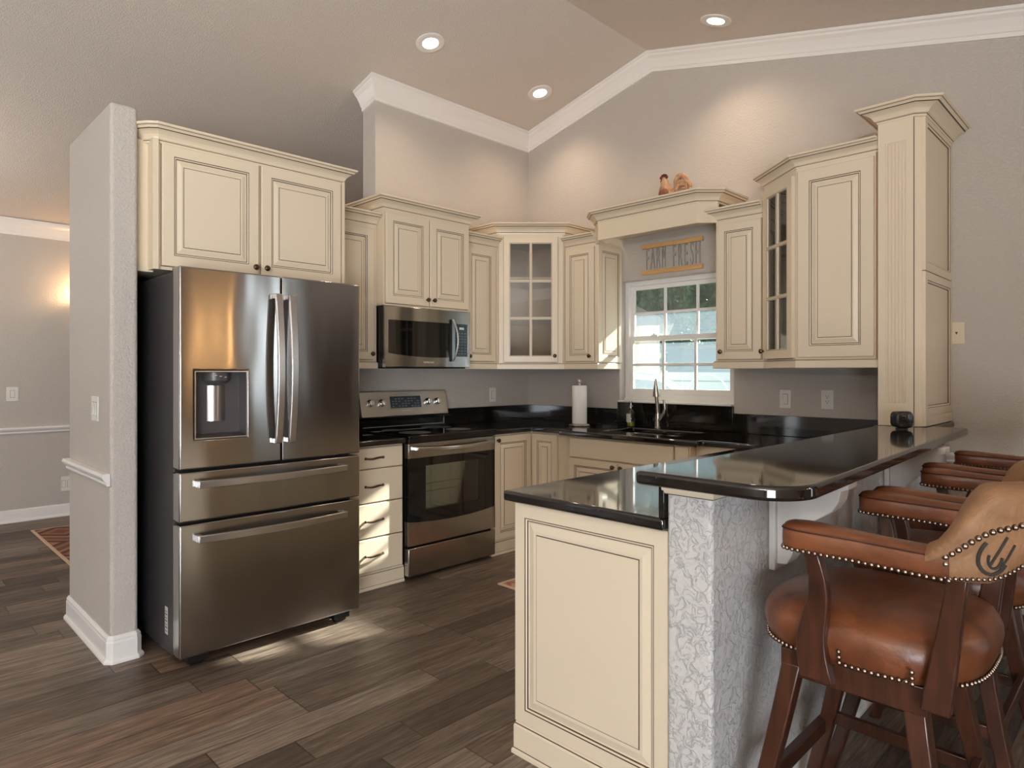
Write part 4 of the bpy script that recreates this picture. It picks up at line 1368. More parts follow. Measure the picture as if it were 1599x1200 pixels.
mb.build('bottle_label', M_LABEL, t)
mb = MB()
mb.lathe((sx_, sy_, CT + 0.140), [(0.017, 0), (0.017, 0.014), (0.012, 0.017), (0.009, 0.02), (0.009, 0.040), (0.013, 0.042), (0.013, 0.054), (0.0, 0.056)], 0, 16)
mb.tube([(sx_, sy_, CT + 0.189), (sx_ - 0.022, sy_ - 0.012, CT + 0.190), (sx_ - 0.034, sy_ - 0.018, CT + 0.182)], 0.0045, 0, 8)
mb.build('pump', M_CHROME, t)

px_, py_ = -0.32, -0.845
t = thing('paper_towel_holder', 'steel upright paper towel holder on the granite left of the window', 'paper towel holder', (px_, py_, CT))
mb = MB(); mb.lathe((px_, py_, CT + 0.001), [(0.080, 0.0), (0.083, 0.006), (0.076, 0.013), (0.030, 0.016), (0.0, 0.017)], 0, 32); mb.build('base', M_STEEL2, t)
mb = MB(); mb.lathe((px_, py_, CT + 0.015), [(0.006, 0), (0.006, 0.315)], 0, 10); mb.build('rod', M_STEEL2, t)
mb = MB(); mb.ball((px_, py_, CT + 0.345), 0.019, 0, 14, 10); mb.lathe((px_, py_, CT + 0.318), [(0.010, 0), (0.008, 0.012)], 0, 12); mb.build('finial', M_STEEL2, t)
mb = MB()
mb.lathe((px_, py_, CT + 0.0185), [(0.019, 0.0), (0.055, 0.0), (0.0565, 0.003), (0.0565, 0.288), (0.055, 0.291), (0.019, 0.291), (0.019, 0.0)], 0, 40)
o = mb.build('paper_towel_roll', M_PAPER, origin=(px_, py_, CT + 0.0185))
tag(o, 'white roll of paper towels on the upright steel holder', 'paper towel')

# ------------------------------------------------------------------ sign over the window
t = thing('wall_sign', 'FARM FRESH sign of grey metal letters between two pine slats above the window', 'sign', (-0.015, -1.46, 2.06))
F = Frame(-0.002, -1.205, 0, -1)
for z0 in (2.258, 2.062):
    mb = MB(); fbox(mb, F, 0.0, 0.51, z0, z0 + 0.030, 0.0, 0.022); mb.build('wood_slat', M_PINE, t, bevel=0.002)
M_LETTER = simple('galvanised_letter', srgb(168, 164, 156), 0.4, metal=0.5)
for ch, lu in zip('FARMFRESH', (0.046, 0.092, 0.140, 0.188, 0.276, 0.323, 0.371, 0.418, 0.466)):
    text_mesh(ch, 0.240, F, lu, 2.174, 0.006, M_LETTER, t, 'letter', sx=0.265 if ch != 'M' else 0.185, depth=0.003)

# ------------------------------------------------------------------ rooster
t = thing('rooster_figurine', 'carved wooden rooster figurine with red-brown comb on top of the valance', 'figurine', (-0.36, -1.70, 2.497))
M_ROOST = make_wood('rooster_wood', srgb(138, 98, 72), srgb(196, 158, 122), 0.65, (40.0, 40.0, 22.0))
M_RDARK = make_wood('rooster_dark', srgb(104, 60, 38), srgb(140, 86, 56), 0.6, (40.0, 40.0, 30.0))
rx_, rz_ = -0.37, 2.497
def rp(u, z, n=0.0): return Vector((rx_ - n, -1.575 - u, rz_ + z))     # u runs to the right in the photograph
def oval(u, z, ru, rn, tilt=0.0, seg=14):
    return [rp(u + ru * math.cos(2 * PI * k / seg), z + tilt * math.cos(2 * PI * k / seg), rn * math.sin(2 * PI * k / seg)) for k in range(seg)]
mb = MB()
mb.loft([oval(0.050, 0.0, 0.034, 0.030), oval(0.050, 0.02, 0.044, 0.040), oval(0.056, 0.045, 0.048, 0.044), oval(0.055, 0.07, 0.042, 0.040), oval(0.053, 0.095, 0.031, 0.031), oval(0.050, 0.118, 0.023, 0.024), oval(0.047, 0.135, 0.019, 0.020), oval(0.046, 0.148, 0.010, 0.012)], 0)
# saddle joining breast and tail
sad = []
for k in range(9):
    s = k / 8
    sad.append((0.070 + s * 0.095, 0.040 - 0.012 * math.sin(PI * s) + 0.02 * s * s, 0.034 - 0.012 * s))
rings = []
for (u, z, r) in sad:
    rings.append([rp(u, z + r * math.cos(2 * PI * k / 12), r * 0.95 * math.sin(2 * PI * k / 12)) for k in range(12)])
mb.loft(rings, 0)
mb.loft([oval(0.115, 0.0, 0.03, 0.03), oval(0.11, 0.03, 0.045, 0.034), oval(0.115, 0.05, 0.03, 0.02)], 0)
mb.build('body', M_ROOST, t)
mb = MB()
for (du, dz, cu, cz, rr0) in ((0.0, 0.0, 0.052, 0.048, 0.017), (0.004, -0.02, 0.050, 0.022, 0.015), (-0.002, -0.04, 0.052, 0.004, 0.013), (0.0, -0.012, 0.070, 0.030, 0.013)):
    for sgn in (-1, 0, 1):
        pts = []; rs = []
        for k in range(9):
            s = k / 8
            a = PI * (1.0 - 1.0 * s)
            pts.append(rp(0.150 + du + cu * 0.55 + cu * 0.8 * math.cos(a) , 0.062 + dz + cz * 1.35 * math.sin(a) * (1 if s < 0.6 else 1) + 0.012 * (1 - s), sgn * 0.010))
            rs.append(rr0 * (0.55 + 0.6 * math.sin(PI * min(1, s * 0.9 + 0.1))))
        mb.tube(pts, rs, 0, 8)
mb.build('tail', M_ROOST, t)
mb = MB()
mb.loft([[rp(0.012 + 0.085 * q, 0.012 + 0.05 * w, sgn * 0.043 + (0.006 if sgn > 0 else -0.006) * math.sin(PI * q)) for q in (0, 0.25, 0.5, 0.75, 1)] for sgn in (1,) for w in (0, 1.0)], 0, False, False)
mb2 = MB()
for sgn in (1, -1):
    mb2.ball(rp(0.060, 0.036, sgn * 0.030), 0.032, 0, 14, 10, (0.62, 1.15, 0.95))
mb2.build('wing', M_RDARK, t)
mb = MB()
for k, (u, z, r) in enumerate(((0.022, 0.150, 0.009), (0.034, 0.160, 0.0105), (0.046, 0.163, 0.0105), (0.058, 0.158, 0.0105), (0.067, 0.149, 0.008))):
    mb.loft([[rp(u + r * math.cos(2 * PI * j / 10), z + r * 1.1 * math.sin(2 * PI * j / 10), n) for j in range(10)] for n in (-0.005, 0.005)], 0)
mb.loft([[rp(0.046 + 0.026 * math.cos(2 * PI * j / 16), 0.146 + 0.011 * math.sin(2 * PI * j / 16), n) for j in range(16)] for n in (-0.006, 0.006)], 0)
mb.build('comb', simple('comb_paint', srgb(110, 58, 40), 0.6), t)
mb = MB()
mb.lathe(rp(0.030, 0.128), [(0.008, 0), (0.005, 0.010), (0.0, 0.018)], 0, 10, rp(-1, -0.15) - rp(0, 0))
mb.build('beak', simple('beak_paint', srgb(120, 78, 44), 0.5), t)
mb = MB()
mb.ball(rp(0.026, 0.106), 0.008, 0, 10, 8, (0.6, 0.8, 1.7))
mb.build('wattle', simple('wattle_paint', srgb(96, 50, 36), 0.6), t)
for sgn in (1, -1):
    mb = MB(); mb.ball(rp(0.036, 0.133, sgn * 0.018), 0.004, 0, 8, 6); mb.build('eye', M_BLACK, t)

# ------------------------------------------------------------------ small black camera on the bar
cx_, cy_ = -0.78, -3.155
t = thing('security_camera', 'small black rounded cube camera on the bar top in front of the pillar', 'camera', (cx_, cy_, ZB))
FCM = Frame(cx_ - 0.035, cy_ + 0.035, 1, -1)
mb = MB()
s = 0.039
c0 = Vector((cx_, cy_, ZB + 0.046))
fa = Vector((-1, -1, 0)).normalized(); fb = Vector((1, -1, 0)).normalized()
def rsq(r, n=24):
    out = []
    for k in range(n):
        a = 2 * PI * (k + 0.5) / n; ca, sa = math.cos(a), math.sin(a)
        m = (abs(ca) ** 4 + abs(sa) ** 4) ** 0.25
        out.append((r * ca / m, r * sa / m))
    return out
mb.loft([[c0 + fa * d + fb * p + Vector((0, 0, q)) for p, q in rsq(r)] for d, r in ((-0.034, 0.030), (-0.030, 0.037), (0.022, 0.040), (0.029, 0.037), (0.031, 0.032))], 0)
cb = mb.build('housing', simple('camera_black', srgb(24, 24, 26), 0.25), t, angle=50)
mb = MB(); mb.lathe(c0 + fa * 0.0312 + fb * -0.010 + Vector((0, 0, 0.012)), [(0.011, 0), (0.011, 0.002), (0.008, 0.003), (0.0, 0.0035)], 0, 18, fa); mb.build('lens', M_GBLACK, t)
mb = MB(); p0 = c0 + fa * 0.0316 + fb * 0.014 + Vector((0, 0, 0.006)); mb.add([p0 - fb * 0.001, p0 + fb * 0.001, p0 + fb * 0.001 + Vector((0, 0, 0.018)), p0 - fb * 0.001 + Vector((0, 0, 0.018))], [(0, 1, 2, 3)]); mb.build('status_light', M_PRINT, t)
mb = MB(); mb.lathe((cx_, cy_, ZB + 0.001), [(0.026, 0), (0.026, 0.004), (0.014, 0.010)], 0, 18); mb.build('stand', M_BLACK, t)

# ------------------------------------------------------------------ switches and outlets
def plate(F, u, v, kind, label, cat, mat=None, w=0.074, h=0.118):
    t = thing('wall_outlet' if kind in ('outlet', 'phone') else 'light_switch', label, cat, F(u, v - h / 2, 0))
    mb = MB(); fbox(mb, F, u - w / 2, u + w / 2, v - h / 2, v + h / 2, 0.0006, 0.006); mb.build('cover_plate', mat or M_PLATE, t, bevel=0.002)
    if kind == 'switch' or kind == 'double':
        offs = (0,) if kind == 'switch' else (-0.023, 0.023)
        for q in offs:
            mb = MB(); fbox(mb, F, u + q - 0.0165, u + q + 0.0165, v - 0.033, v + 0.033, 0.006, 0.0066, 0)
            a = [F(u + q - 0.0145, v - 0.031, 0.0066), F(u + q + 0.0145, v - 0.031, 0.0066), F(u + q + 0.0145, v + 0.031, 0.0066), F(u + q - 0.0145, v + 0.031, 0.0066)]
            b = [F(u + q - 0.0145, v - 0.031, 0.012), F(u + q + 0.0145, v - 0.031, 0.012), F(u + q + 0.0145, v + 0.031, 0.008), F(u + q - 0.0145, v + 0.031, 0.008)]
            mb.add(a + b, [(3, 2, 1, 0), (4, 5, 6, 7), (0, 1, 5, 4), (1, 2, 6, 5), (2, 3, 7, 6), (3, 0, 4, 7)], 1)
            mb.build('rocker', [M_SLOT, mat or M_PLATE], t)
    elif kind == 'outlet':
        mb = MB(); fbox(mb, F, u - 0.0165, u + 0.0165, v - 0.033, v + 0.033, 0.006, 0.0075, 0)
        for s in (-1, 1):
            for q in (-0.0065, 0.0065):
                fbox(mb, F, u + q - 0.0012, u + q + 0.0012, v + s * 0.016, v + s * 0.016 + 0.009, 0.0075, 0.0079, 1)
            mb.lathe(F(u, v + s * 0.016 - 0.006, 0.0075), [(0.003, 0), (0.003, 0.0004), (0, 0.0004)], 1, 10, F.n)
        mb.build('receptacle', [mat or M_PLATE, M_SLOT], t)
    elif kind == 'phone':
        mb = MB(); fbox(mb, F, u - 0.017, u + 0.017, v - 0.034, v + 0.034, 0.006, 0.009, 0)
        mb.add([F(u - 0.007, v + 0.006, 0.0094), F(u + 0.007, v + 0.006, 0.0094), F(u, v - 0.010, 0.0094)], [(0, 2, 1)], 1)
        mb.build('jack', [mat or M_PLATE, M_SLOT], t)
    return t
FBW = Frame(0.0, 0.0, 0, -1)
plate(FBW, 2.292, 1.151, 'switch', 'white rocker switch on the wall right of the window, under the cabinets', 'light switch')
plate(FBW, 2.551, 1.155, 'outlet', 'white two-socket outlet under the cabinets, next to the pillar', 'outlet')
plate(FBW, 3.225, 1.538, 'phone', 'ivory phone jack plate on the grey wall right of the pillar', 'phone jack', M_IVORY)
FAW = Frame(0.0, 0.0, 1, 0)
plate(FAW, -0.44, 1.135, 'switch', 'white switch plate on the wall between the range and the corner', 'light switch')
FSW = Frame(-3.432, 0.0, 0, -1)
plate(FSW, 0.389, 1.149, 'double', 'white two-rocker switch on the side of the free-standing wall end', 'light switch', w=0.118)
FFW = Frame(0.0, YF, 1, 0)
plate(FFW, -3.26, 1.132, 'switch', 'white switch on the far hall wall above the chair rail', 'light switch', w=0.085, h=0.125)
plate(FFW, -2.858, 0.295, 'double', 'white plate low on the far hall wall near the baseboard', 'outlet', w=0.085, h=0.135)

# ------------------------------------------------------------------ lamps
def can_light(x, y, label, aim=None):
    side = 1 if y > YR else -1
    z = ceil_z(y); sl = -SL * side
    n = Vector((0, sl, -1)).normalized(); 
    t = thing('recessed_light', label, 'ceiling light', (x, y, z), 'recessed ceiling lights')
    c0 = Vector((x, y, z))
    mb = MB(); mb.lathe(c0 + n * 0.0005, [(0.076, 0.0), (0.098, 0.0), (0.097, 0.005), (0.090, 0.008), (0.076, 0.006)], 0, 36, n)
    mb.build('trim_ring', M_WHITE, t)
    mb = MB(); mb.lathe(c0 + n * 0.001, [(0.078, 0.0), (0.078, 0.003), (0.05, 0.006), (0.0, 0.007)], 0, 30, n)
    mb.build('bulb', M_BULB, t)
    L = light('can_beam', 'SPOT', c0 + n * 0.012, 42.0, (1.0, 0.76, 0.54), spot_size=math.radians(128), spot_blend=0.9, shadow_soft_size=0.07, aim=(0, 0, -1))
    return t
can_light(-1.514, -0.527, 'round recessed light in the sloping ceiling, above the refrigerator side')
can_light(-0.414, -0.519, 'round recessed light in the sloping ceiling, nearest the corner of the two walls')
can_light(-0.405, -2.018, 'round recessed light on the far side of the ceiling ridge, above the sink wall')

# warm chandelier over the dining corner beside the camera, mirrored in the refrigerator door
t = thing('chandelier', 'warm three-armed chandelier hanging over the dining corner, outside the picture', 'chandelier', (-1.55, -4.95, 1.55))
mb = MB(); mb.tube([(-1.55, -4.95, 1.60), (-1.55, -4.95, ceil_z(-4.95) - 0.01)], 0.008, 0, 8); mb.ball((-1.55, -4.95, 1.62), 0.04, 0, 12, 8); mb.build('stem', M_KNOB, t)
for k, ddx in enumerate((-0.13, 0.0, 0.13)):
    ddy = (-0.10, 0.12, -0.10)[k]
    mb = MB(); mb.tube([(-1.55, -4.95, 1.62), (-1.55 + ddx * 0.6, -4.95 + ddy * 0.6, 1.56), (-1.55 + ddx, -4.95 + ddy, 1.62)], 0.007, 0, 8); mb.build('arm', M_KNOB, t)
    mb = MB(); mb.lathe((-1.55 + ddx, -4.95 + ddy, 1.63), [(0.012, 0), (0.018, 0.03), (0.016, 0.10), (0.004, 0.15)], 0, 12)
    m_, n_, b_x = new_mat('candle_bulb'); b_x.inputs['Emission Color'].default_value = (1.0, 0.55, 0.22, 1); b_x.inputs['Emission Strength'].default_value = 60.0
    mb.build('bulb', m_, t)

t = thing('added_floor_lamp', 'slim dark torchiere added behind the camera to brighten the ceiling', 'floor lamp', (-7.0, -4.9, 0.0))  # unseen lamp body added around the ceiling uplight
mb = MB(); mb.lathe((-7.0, -4.9, 0.0), [(0.14, 0.001), (0.14, 0.02), (0.02, 0.035)], 0, 24); mb.build('base', M_KNOB, t)
mb = MB(); mb.lathe((-7.0, -4.9, 0.03), [(0.012, 0), (0.012, 1.66)], 0, 12); mb.build('pole', M_KNOB, t)
mb = MB(); mb.lathe((-7.0, -4.9, 1.69), [(0.02, 0.0), (0.12, 0.05), (0.20, 0.12), (0.196, 0.12), (0.11, 0.06), (0.0, 0.03)], 0, 28); mb.build('bowl_shade', M_WHITE, t)

# unseen dark cupboard added to give the refrigerator door a dark reflection
t = thing('added_hutch', 'dark brown two-door cupboard added out of view as a dark reflection for the refrigerator', 'cabinet', (-0.24, -5.15, 0.0))
M_HUTCH = make_wood('dark_hutch_wood', srgb(52, 36, 26), srgb(82, 58, 42), 0.4, (30.0, 30.0, 4.0))
mb = MB(); mb.box(-0.45, -0.045, -5.55, -4.75, 0.002, 1.95); mb.box(-0.48, -0.045, -5.58, -4.72, 1.95, 2.0); mb.build('carcass', M_HUTCH, t)
FH = Frame(-0.45, -4.76, 0, -1)
for u in (0.0, 0.396):
    mb = MB(); raised_door(mb, FH, u + 0.004, u + 0.388, 0.10, 1.92, 0.0); d = mb.build('door', [M_HUTCH, M_PIPE], t)
    make_knob(FH, 0.36 if u == 0 else 0.43, 1.0, 0.02, d)
# ------------------------------------------------------------------ bar stools
def superell(cx, cy, a, b, z, n=28, e=3.0):
    out = []
    for k in range(n):
        t_ = 2 * PI * k / n; ca, sa = math.cos(t_), math.sin(t_)
        m = (abs(ca) ** e + abs(sa) ** e) ** (1 / e)
        out.append(Vector((cx + a * ca / m, cy + b * sa / m, z)))
    return out

def nails(mb, pts, r=0.0056, step=0.0135):
    """round nailheads evenly spaced along a polyline"""
    acc = 0.0; nxt = 0.0
    for a, b in zip(pts[:-1], pts[1:]):
        L = (b - a).length
        while nxt <= acc + L and L > 0:
            mb.ball(a + (b - a) * ((nxt - acc) / L), r, 0, 8, 5)
            nxt += step
        acc += L

STOOLS = [(-2.395, -3.520), (-1.728, -3.526), (-1.007, -3.492)]
LBL = ['brown leather bar stool with branded tan back, nearest the free end of the bar',
       'brown leather bar stool with nailhead arms, the middle one along the bar',
       'brown leather bar stool tucked in nearest the window wall']
def build_stool(loc):
    ox, oy = loc
    t = thing('bar_stool', LBL[0], 'bar stool', (ox, oy, 0.0), 'leather bar stools along the bar')
    V = lambda x, y, z: Vector((ox + x, oy + y, z))
    sh = Vector((ox, oy, 0))
    # seat cushion
    mb = MB()
    rings = []
    for z, s in ((0.636, 0.93), (0.642, 0.975), (0.660, 1.0), (0.690, 1.03), (0.715, 1.02), (0.738, 0.965), (0.755, 0.84), (0.766, 0.62), (0.771, 0.34), (0.772, 0.10)):
        rings.append([p + sh for p in superell(0, 0.008, 0.252 * s, 0.245 * s, z, 32, 3.0)])
    mb.loft(rings, 0)
    seat = mb.build('seat', M_LEATHER, t, angle=80)
    mb = MB()
    ring = [p + sh for p in superell(0, 0.008, 0.252, 0.245, 0.648, 64, 3.0)]
    keep = []
    segs = []; cur = []
    for p in ring + ring[:1]:
        q = p - sh
        near = any(abs(q.x - sx) < 0.05 and abs(q.y - sy) < w for (sx, sy, w) in ((-0.26, 0.065, 0.042), (0.26, 0.065, 0.042), (-0.25, -0.165, 0.034), (0.25, -0.165, 0.034)))
        if near:
            if len(cur) > 1: segs.append(cur)
            cur = []
        else: cur.append(p)
    if len(cur) > 1: segs.append(cur)
    for sg in segs: nails(mb, sg)
    for sx in (-1, 1):
        for yy in (0.112, 0.020, -0.128):
            nails(mb, [V(sx * 0.256, yy, 0.652), V(sx * 0.262, yy, 0.69)])
    mb.build('nailhead_trim', M_NAIL, seat, keep=True)
    # wooden frame, legs, stretchers
    mb = MB()
    mb.box(ox - 0.222, ox - 0.182, oy - 0.15, oy + 0.17, 0.572, 0.637)
    mb.box(ox + 0.182, ox + 0.222, oy - 0.15, oy + 0.17, 0.572, 0.637)
    mb.box(ox - 0.182, ox + 0.182, oy + 0.13, oy + 0.17, 0.572, 0.637)
    mb.box(ox - 0.182, ox + 0.182, oy - 0.15, oy - 0.11, 0.572, 0.637)
    mb.build('seat_frame', M_STOOLWOOD, t, bevel=0.003)
    legs = {}
    for nm, (tx, ty, bx_, by_) in {'fl': (-0.200, 0.145, -0.248, 0.285), 'fr': (0.200, 0.145, 0.248, 0.285), 'rl': (-0.180, -0.115, -0.248, -0.235), 'rr': (0.180, -0.115, 0.248, -0.235)}.items():
        mb = MB(); rings = []
        for k in range(7):
            s = k / 6; curve = 0.010 * math.sin(PI * s)
            x = tx + (bx_ - tx) * s; y = ty + (by_ - ty) * s - curve * (1 if ty > 0 else -1); z = 0.60 * (1 - s)
            h = 0.023 - 0.005 * s
            rings.append([V(x - h, y - h, z), V(x + h, y - h, z), V(x + h, y + h, z), V(x - h, y + h, z)])
        mb.loft(rings, 0, True, True, False)
        mb.build('leg', M_STOOLWOOD, t, bevel=0.004)
        legs[nm] = lambda z, tx=tx, ty=ty, bx_=bx_, by_=by_: V(tx + (bx_ - tx) * (1 - z / 0.6), ty + (by_ - ty) * (1 - z / 0.6), z)
    def stretcher(a, b, z, h, w):
        p, q = legs[a](z), legs[b](z); d = (q - p).normalized(); sd = Vector((-d.y, d.x, 0)) * w; up = Vector((0, 0, h))
        mb = MB(); mb.loft([[e - sd - up, e + sd - up, e + sd + up, e - sd + up] for e in (p, q)], 0, True, True, False)
        mb.build('stretcher', M_STOOLWOOD, t, bevel=0.003)
    stretcher('fl', 'fr', 0.255, 0.022, 0.012); stretcher('fl', 'rl', 0.285, 0.018, 0.010)
    stretcher('fr', 'rr', 0.285, 0.018, 0.010); stretcher('rl', 'rr', 0.310, 0.018, 0.010)
    # arms on curved posts
    for sx in (-1, 1):
        ax = 0.275 * sx
        for (b, tp, wb, wt) in (((0.260, 0.065, 0.600), (0.282, 0.072, 0.905), 0.037, 0.018), ((0.240, -0.168, 0.600), (0.268, -0.214, 0.905), 0.028, 0.019)):
            mb = MB(); rings = []
            for k in range(11):
                s = k / 10; e = s * s * (3 - 2 * s)
                x = (b[0] + (tp[0] - b[0]) * s + 0.012 * math.sin(PI * s) * (-0.5 if s < .5 else -0.5)) * sx
                y = b[1] + (tp[1] - b[1]) * s + (0.012 * math.sin(2 * PI * s) if b[1] > 0 else 0)
                z = b[2] + (tp[2] - b[2]) * s; w = wb + (wt - wb) * e
                rings.append([V(x - 0.014, y - w, z), V(x + 0.014, y - w, z), V(x + 0.014, y + w, z), V(x - 0.014, y + w, z)])
            mb.loft(rings, 0, True, True, False)
            mb.build('arm_post', M_STOOLWOOD, t, bevel=0.004)
        prof = [(0.132, 0.018, 0.024), (0.130, 0.034, 0.031), (0.120, 0.046, 0.034), (0.095, 0.050, 0.036), (0.060, 0.050, 0.036), (0.020, 0.046, 0.035), (-0.02, 0.040, 0.034), (-0.08, 0.037, 0.033), (-0.12, 0.037, 0.033), (-0.17, 0.038, 0.033), (-0.205, 0.036, 0.031)]
        def arm_z(y): return 0.932 + 0.004 * math.sin((y + 0.05) * 9)
        mb = MB(); rings = []
        for (y, w, h) in prof:
            rg = []
            for k in range(20):
                a = 2 * PI * k / 20; ca, sa = math.cos(a), math.sin(a); m = (abs(ca) ** 3 + abs(sa) ** 3) ** (1 / 3)
                rg.append(V(ax + w * ca / m, y, arm_z(y) + h * sa / m))
            rings.append(rg)
        mb.loft(rings, 0)
        arm = mb.build('armrest', M_LEATHER, t, angle=80)
        edge = [(y, w) for y, w, h in prof]
        mb = MB()
        for q in (-1, 1):
            mb.tube([V(ax + q * w * 0.955, y, arm_z(y) + 0.0215) for y, w in edge[1:]], 0.0022, 0, 6)
        mb.tube([V(ax + q * w * 0.955, y, arm_z(y) + 0.0215) for q, (y, w) in ((-1, edge[1]), (-0.5, (0.1345, 0.034)), (0.5, (0.1345, 0.034)), (1, edge[1]))], 0.0022, 0, 6)
        mb.build('piping', M_PIPE, arm)
        mb = MB()
        line = [V(ax - w * 0.97, y, arm_z(y) - 0.024) for y, w in edge[::-1]] + [V(ax - 0.018, 0.133, arm_z(0.13) - 0.022), V(ax + 0.018, 0.133, arm_z(0.13) - 0.022)] + [V(ax + w * 0.97, y, arm_z(y) - 0.024) for y, w in edge]
        nails(mb, line, 0.0052, 0.0128)
        mb.build('nailhead_trim', M_NAIL, arm, keep=True)
    # barrel back
    a_, y0, b_ = 0.275, -0.165, 0.195
    def smooth(x): x = max(0, min(1, x)); return x * x * (3 - 2 * x)
    def mid(phi): return Vector((a_ * math.cos(phi), y0 - b_ * math.sin(phi), 0)), Vector((b_ * math.cos(phi), -a_ * math.sin(phi), 0)).normalized()
    def zl(phi): return 0.900 + 0.082 * smooth((math.sin(phi) - 0.42) / 0.55)
    def zu(phi): return 0.966 + 0.134 * smooth(math.sin(phi) / 0.50)
    def sect(phi):
        p, n = mid(phi); l, u = zl(phi), zu(phi); h = u - l
        k = smooth(math.sin(phi) / 0.4)
        pts = [(0.020, l), (0.030, l + 0.010), (0.033, l + 0.25 * h), (0.034 + 0.004 * k, l + 0.55 * h), (0.042 + 0.012 * k, u - 0.030), (0.040 + 0.012 * k, u - 0.012), (0.022, u), (0.0, u + 0.002), (-0.020, u - 0.006), (-0.030, u - 0.022), (-0.032, l + 0.5 * h), (-0.028, l + 0.012), (-0.018, l)]
        return [V(p.x + n.x * o, p.y + n.y * o, z) for o, z in pts]
    mb = MB()
    NP = 40
    mb.loft([sect(PI * k / NP) for k in range(NP + 1)], 0)
    back = mb.build('backrest', M_HIDE, t, angle=80)
    def outer(phi, f, lift=0.0):
        """point on the outside of the back, f = 0 at the lower edge, 1 at the roll"""
        p, n = mid(phi); l, u = zl(phi), zu(phi); k = smooth(math.sin(phi) / 0.4); h = u - l
        tbl = [(0.0, 0.024), (0.08, 0.031), (0.25, 0.033), (0.55, 0.034 + 0.004 * k), (0.75, 0.042 + 0.012 * k), (1.0, 0.040 + 0.012 * k)]
        for (f0, o0), (f1, o1) in zip(tbl[:-1], tbl[1:]):
            if f <= f1: break
        o = o0 + (o1 - o0) * (f - f0) / (f1 - f0)
        return V(p.x + n.x * (o + lift), p.y + n.y * (o + lift), l + h * f)
    mb = MB()
    nails(mb, [outer(PI * k / 120, 0.06, 0.001) for k in range(6, 115)], 0.0046, 0.0098)
    top = [outer(PI - 0.14, f, 0.001) for f in (0.06, 0.3, 0.55)]
    def topf(phi): return 0.55 + 0.02 * math.sin(phi)
    nails(mb, [outer(0.14, f, 0.001) for f in (0.06, 0.3, 0.55)] + [outer(PI * k / 120, topf(PI * k / 120), 0.002) for k in range(6, 115)] + top[::-1], 0.0066, 0.0142)
    mb.build('nailhead_trim', M_NAIL, back, keep=True)
    # burnt horseshoe brand on both wings of the back
    for side in (1, -1):
        mb = MB()
        c0 = PI / 2 + side * 1.10
        def strip(pts, w):
            P = [outer(c0 - side * u, f, 0.0018) for u, f in pts]
            for i in range(len(P) - 1):
                d = (P[i + 1] - P[i]).normalized(); nrm = mid(c0)[1]; s = d.cross(nrm).normalized() * w
                ln = nrm * 0.0012
                mb.add([P[i] - s, P[i + 1] - s, P[i + 1] + s, P[i] + s] + [P[i] - s + ln, P[i + 1] - s + ln, P[i + 1] + s + ln, P[i] + s + ln], [(3, 2, 1, 0), (4, 5, 6, 7), (0, 1, 5, 4), (2, 3, 7, 6), (1, 2, 6, 5), (3, 0, 4, 7)])
        strip([(0.11 * math.cos(a), 0.30 + 0.19 * math.sin(a)) for a in [2.1 + k * 0.27 for k in range(14)]], 0.0036)
        strip([(0.010 + 0.05 * math.cos(a), 0.27 + 0.10 * math.sin(a)) for a in [2.6 + k * 0.33 for k in range(12)]], 0.0024)
        strip([(0.09, 0.47), (0.035, 0.34), (-0.03, 0.20)], 0.0024)
        strip([(0.15, 0.36), (0.10, 0.24), (0.05, 0.16)], 0.002)
        mb.build('brand_mark', M_BRAND, back)
    return t

def copy_tree(o, parent=None):
    c_ = o.copy(); COL.objects.link(c_)
    if parent is not None:
        c_.parent = parent
    for ch in list(o.children):
        copy_tree(ch, c_)
    return c_

stool0 = build_stool(STOOLS[0])
for i in (1, 2):
    s_ = copy_tree(stool0)
    s_.location = (STOOLS[i][0], STOOLS[i][1], 0.0)
    s_['label'] = LBL[i]

# ------------------------------------------------------------------ rugs
def make_rug_mat(name, cols, sx, sy):
    m, nt, b = new_mat(name)
    tc = nt.nodes.new('ShaderNodeTexCoord'); sp = nt.nodes.new('ShaderNodeSeparateXYZ')
    nt.links.new(tc.outputs['Object'], sp.inputs[0])
    a = math_node(nt, 'PINGPONG', math_node(nt, 'MULTIPLY', sp.outputs[0], sx), 1.0)
    c_ = math_node(nt, 'PINGPONG', math_node(nt, 'MULTIPLY', sp.outputs[1], sy), 1.0)
    d = math_node(nt, 'FRACT', math_node(nt, 'MULTIPLY', math_node(nt, 'ADD', a, c_), 1.5))
    col = ramp(nt, d, cols, 'CONSTANT')
    n = nd(nt, 'ShaderNodeTexNoise'); n.inputs['Scale'].default_value = 300.0
    nt.links.new(tc.outputs['Object'], n.inputs['Vector'])
    mx = nd(nt, 'ShaderNodeMix', data_type='RGBA', blend_type='MULTIPLY'); mx.inputs[0].default_value = 0.5
    nt.links.new(col, mx.inputs[6]); nt.links.new(n.outputs['Fac'], mx.inputs[7])
    nt.links.new(mx.outputs[2], b.inputs['Base Color'])
    b.inputs['Roughness'].default_value = 0.95
    bp = nt.nodes.new('ShaderNodeBump'); bp.inputs['Distance'].default_value = 0.002
    nt.links.new(n.outputs['Fac'], bp.inputs['Height']); nt.links.new(bp.outputs[0], b.inputs['Normal'])
    return m
M_RUG1 = make_rug_mat('kitchen_rug', [(0.0, srgb(196, 150, 128)), (0.4, srgb(176, 122, 102)), (0.7, srgb(208, 176, 150))], 5.0, 5.0)
M_RUG2 = make_rug_mat('hall_rug', [(0.0, srgb(128, 84, 66)), (0.3, srgb(158, 112, 88)), (0.55, srgb(104, 66, 54)), (0.8, srgb(176, 136, 108))], 2.4, 2.4)
M_RUGEDGE = simple('rug_binding', srgb(196, 170, 146), 0.95)
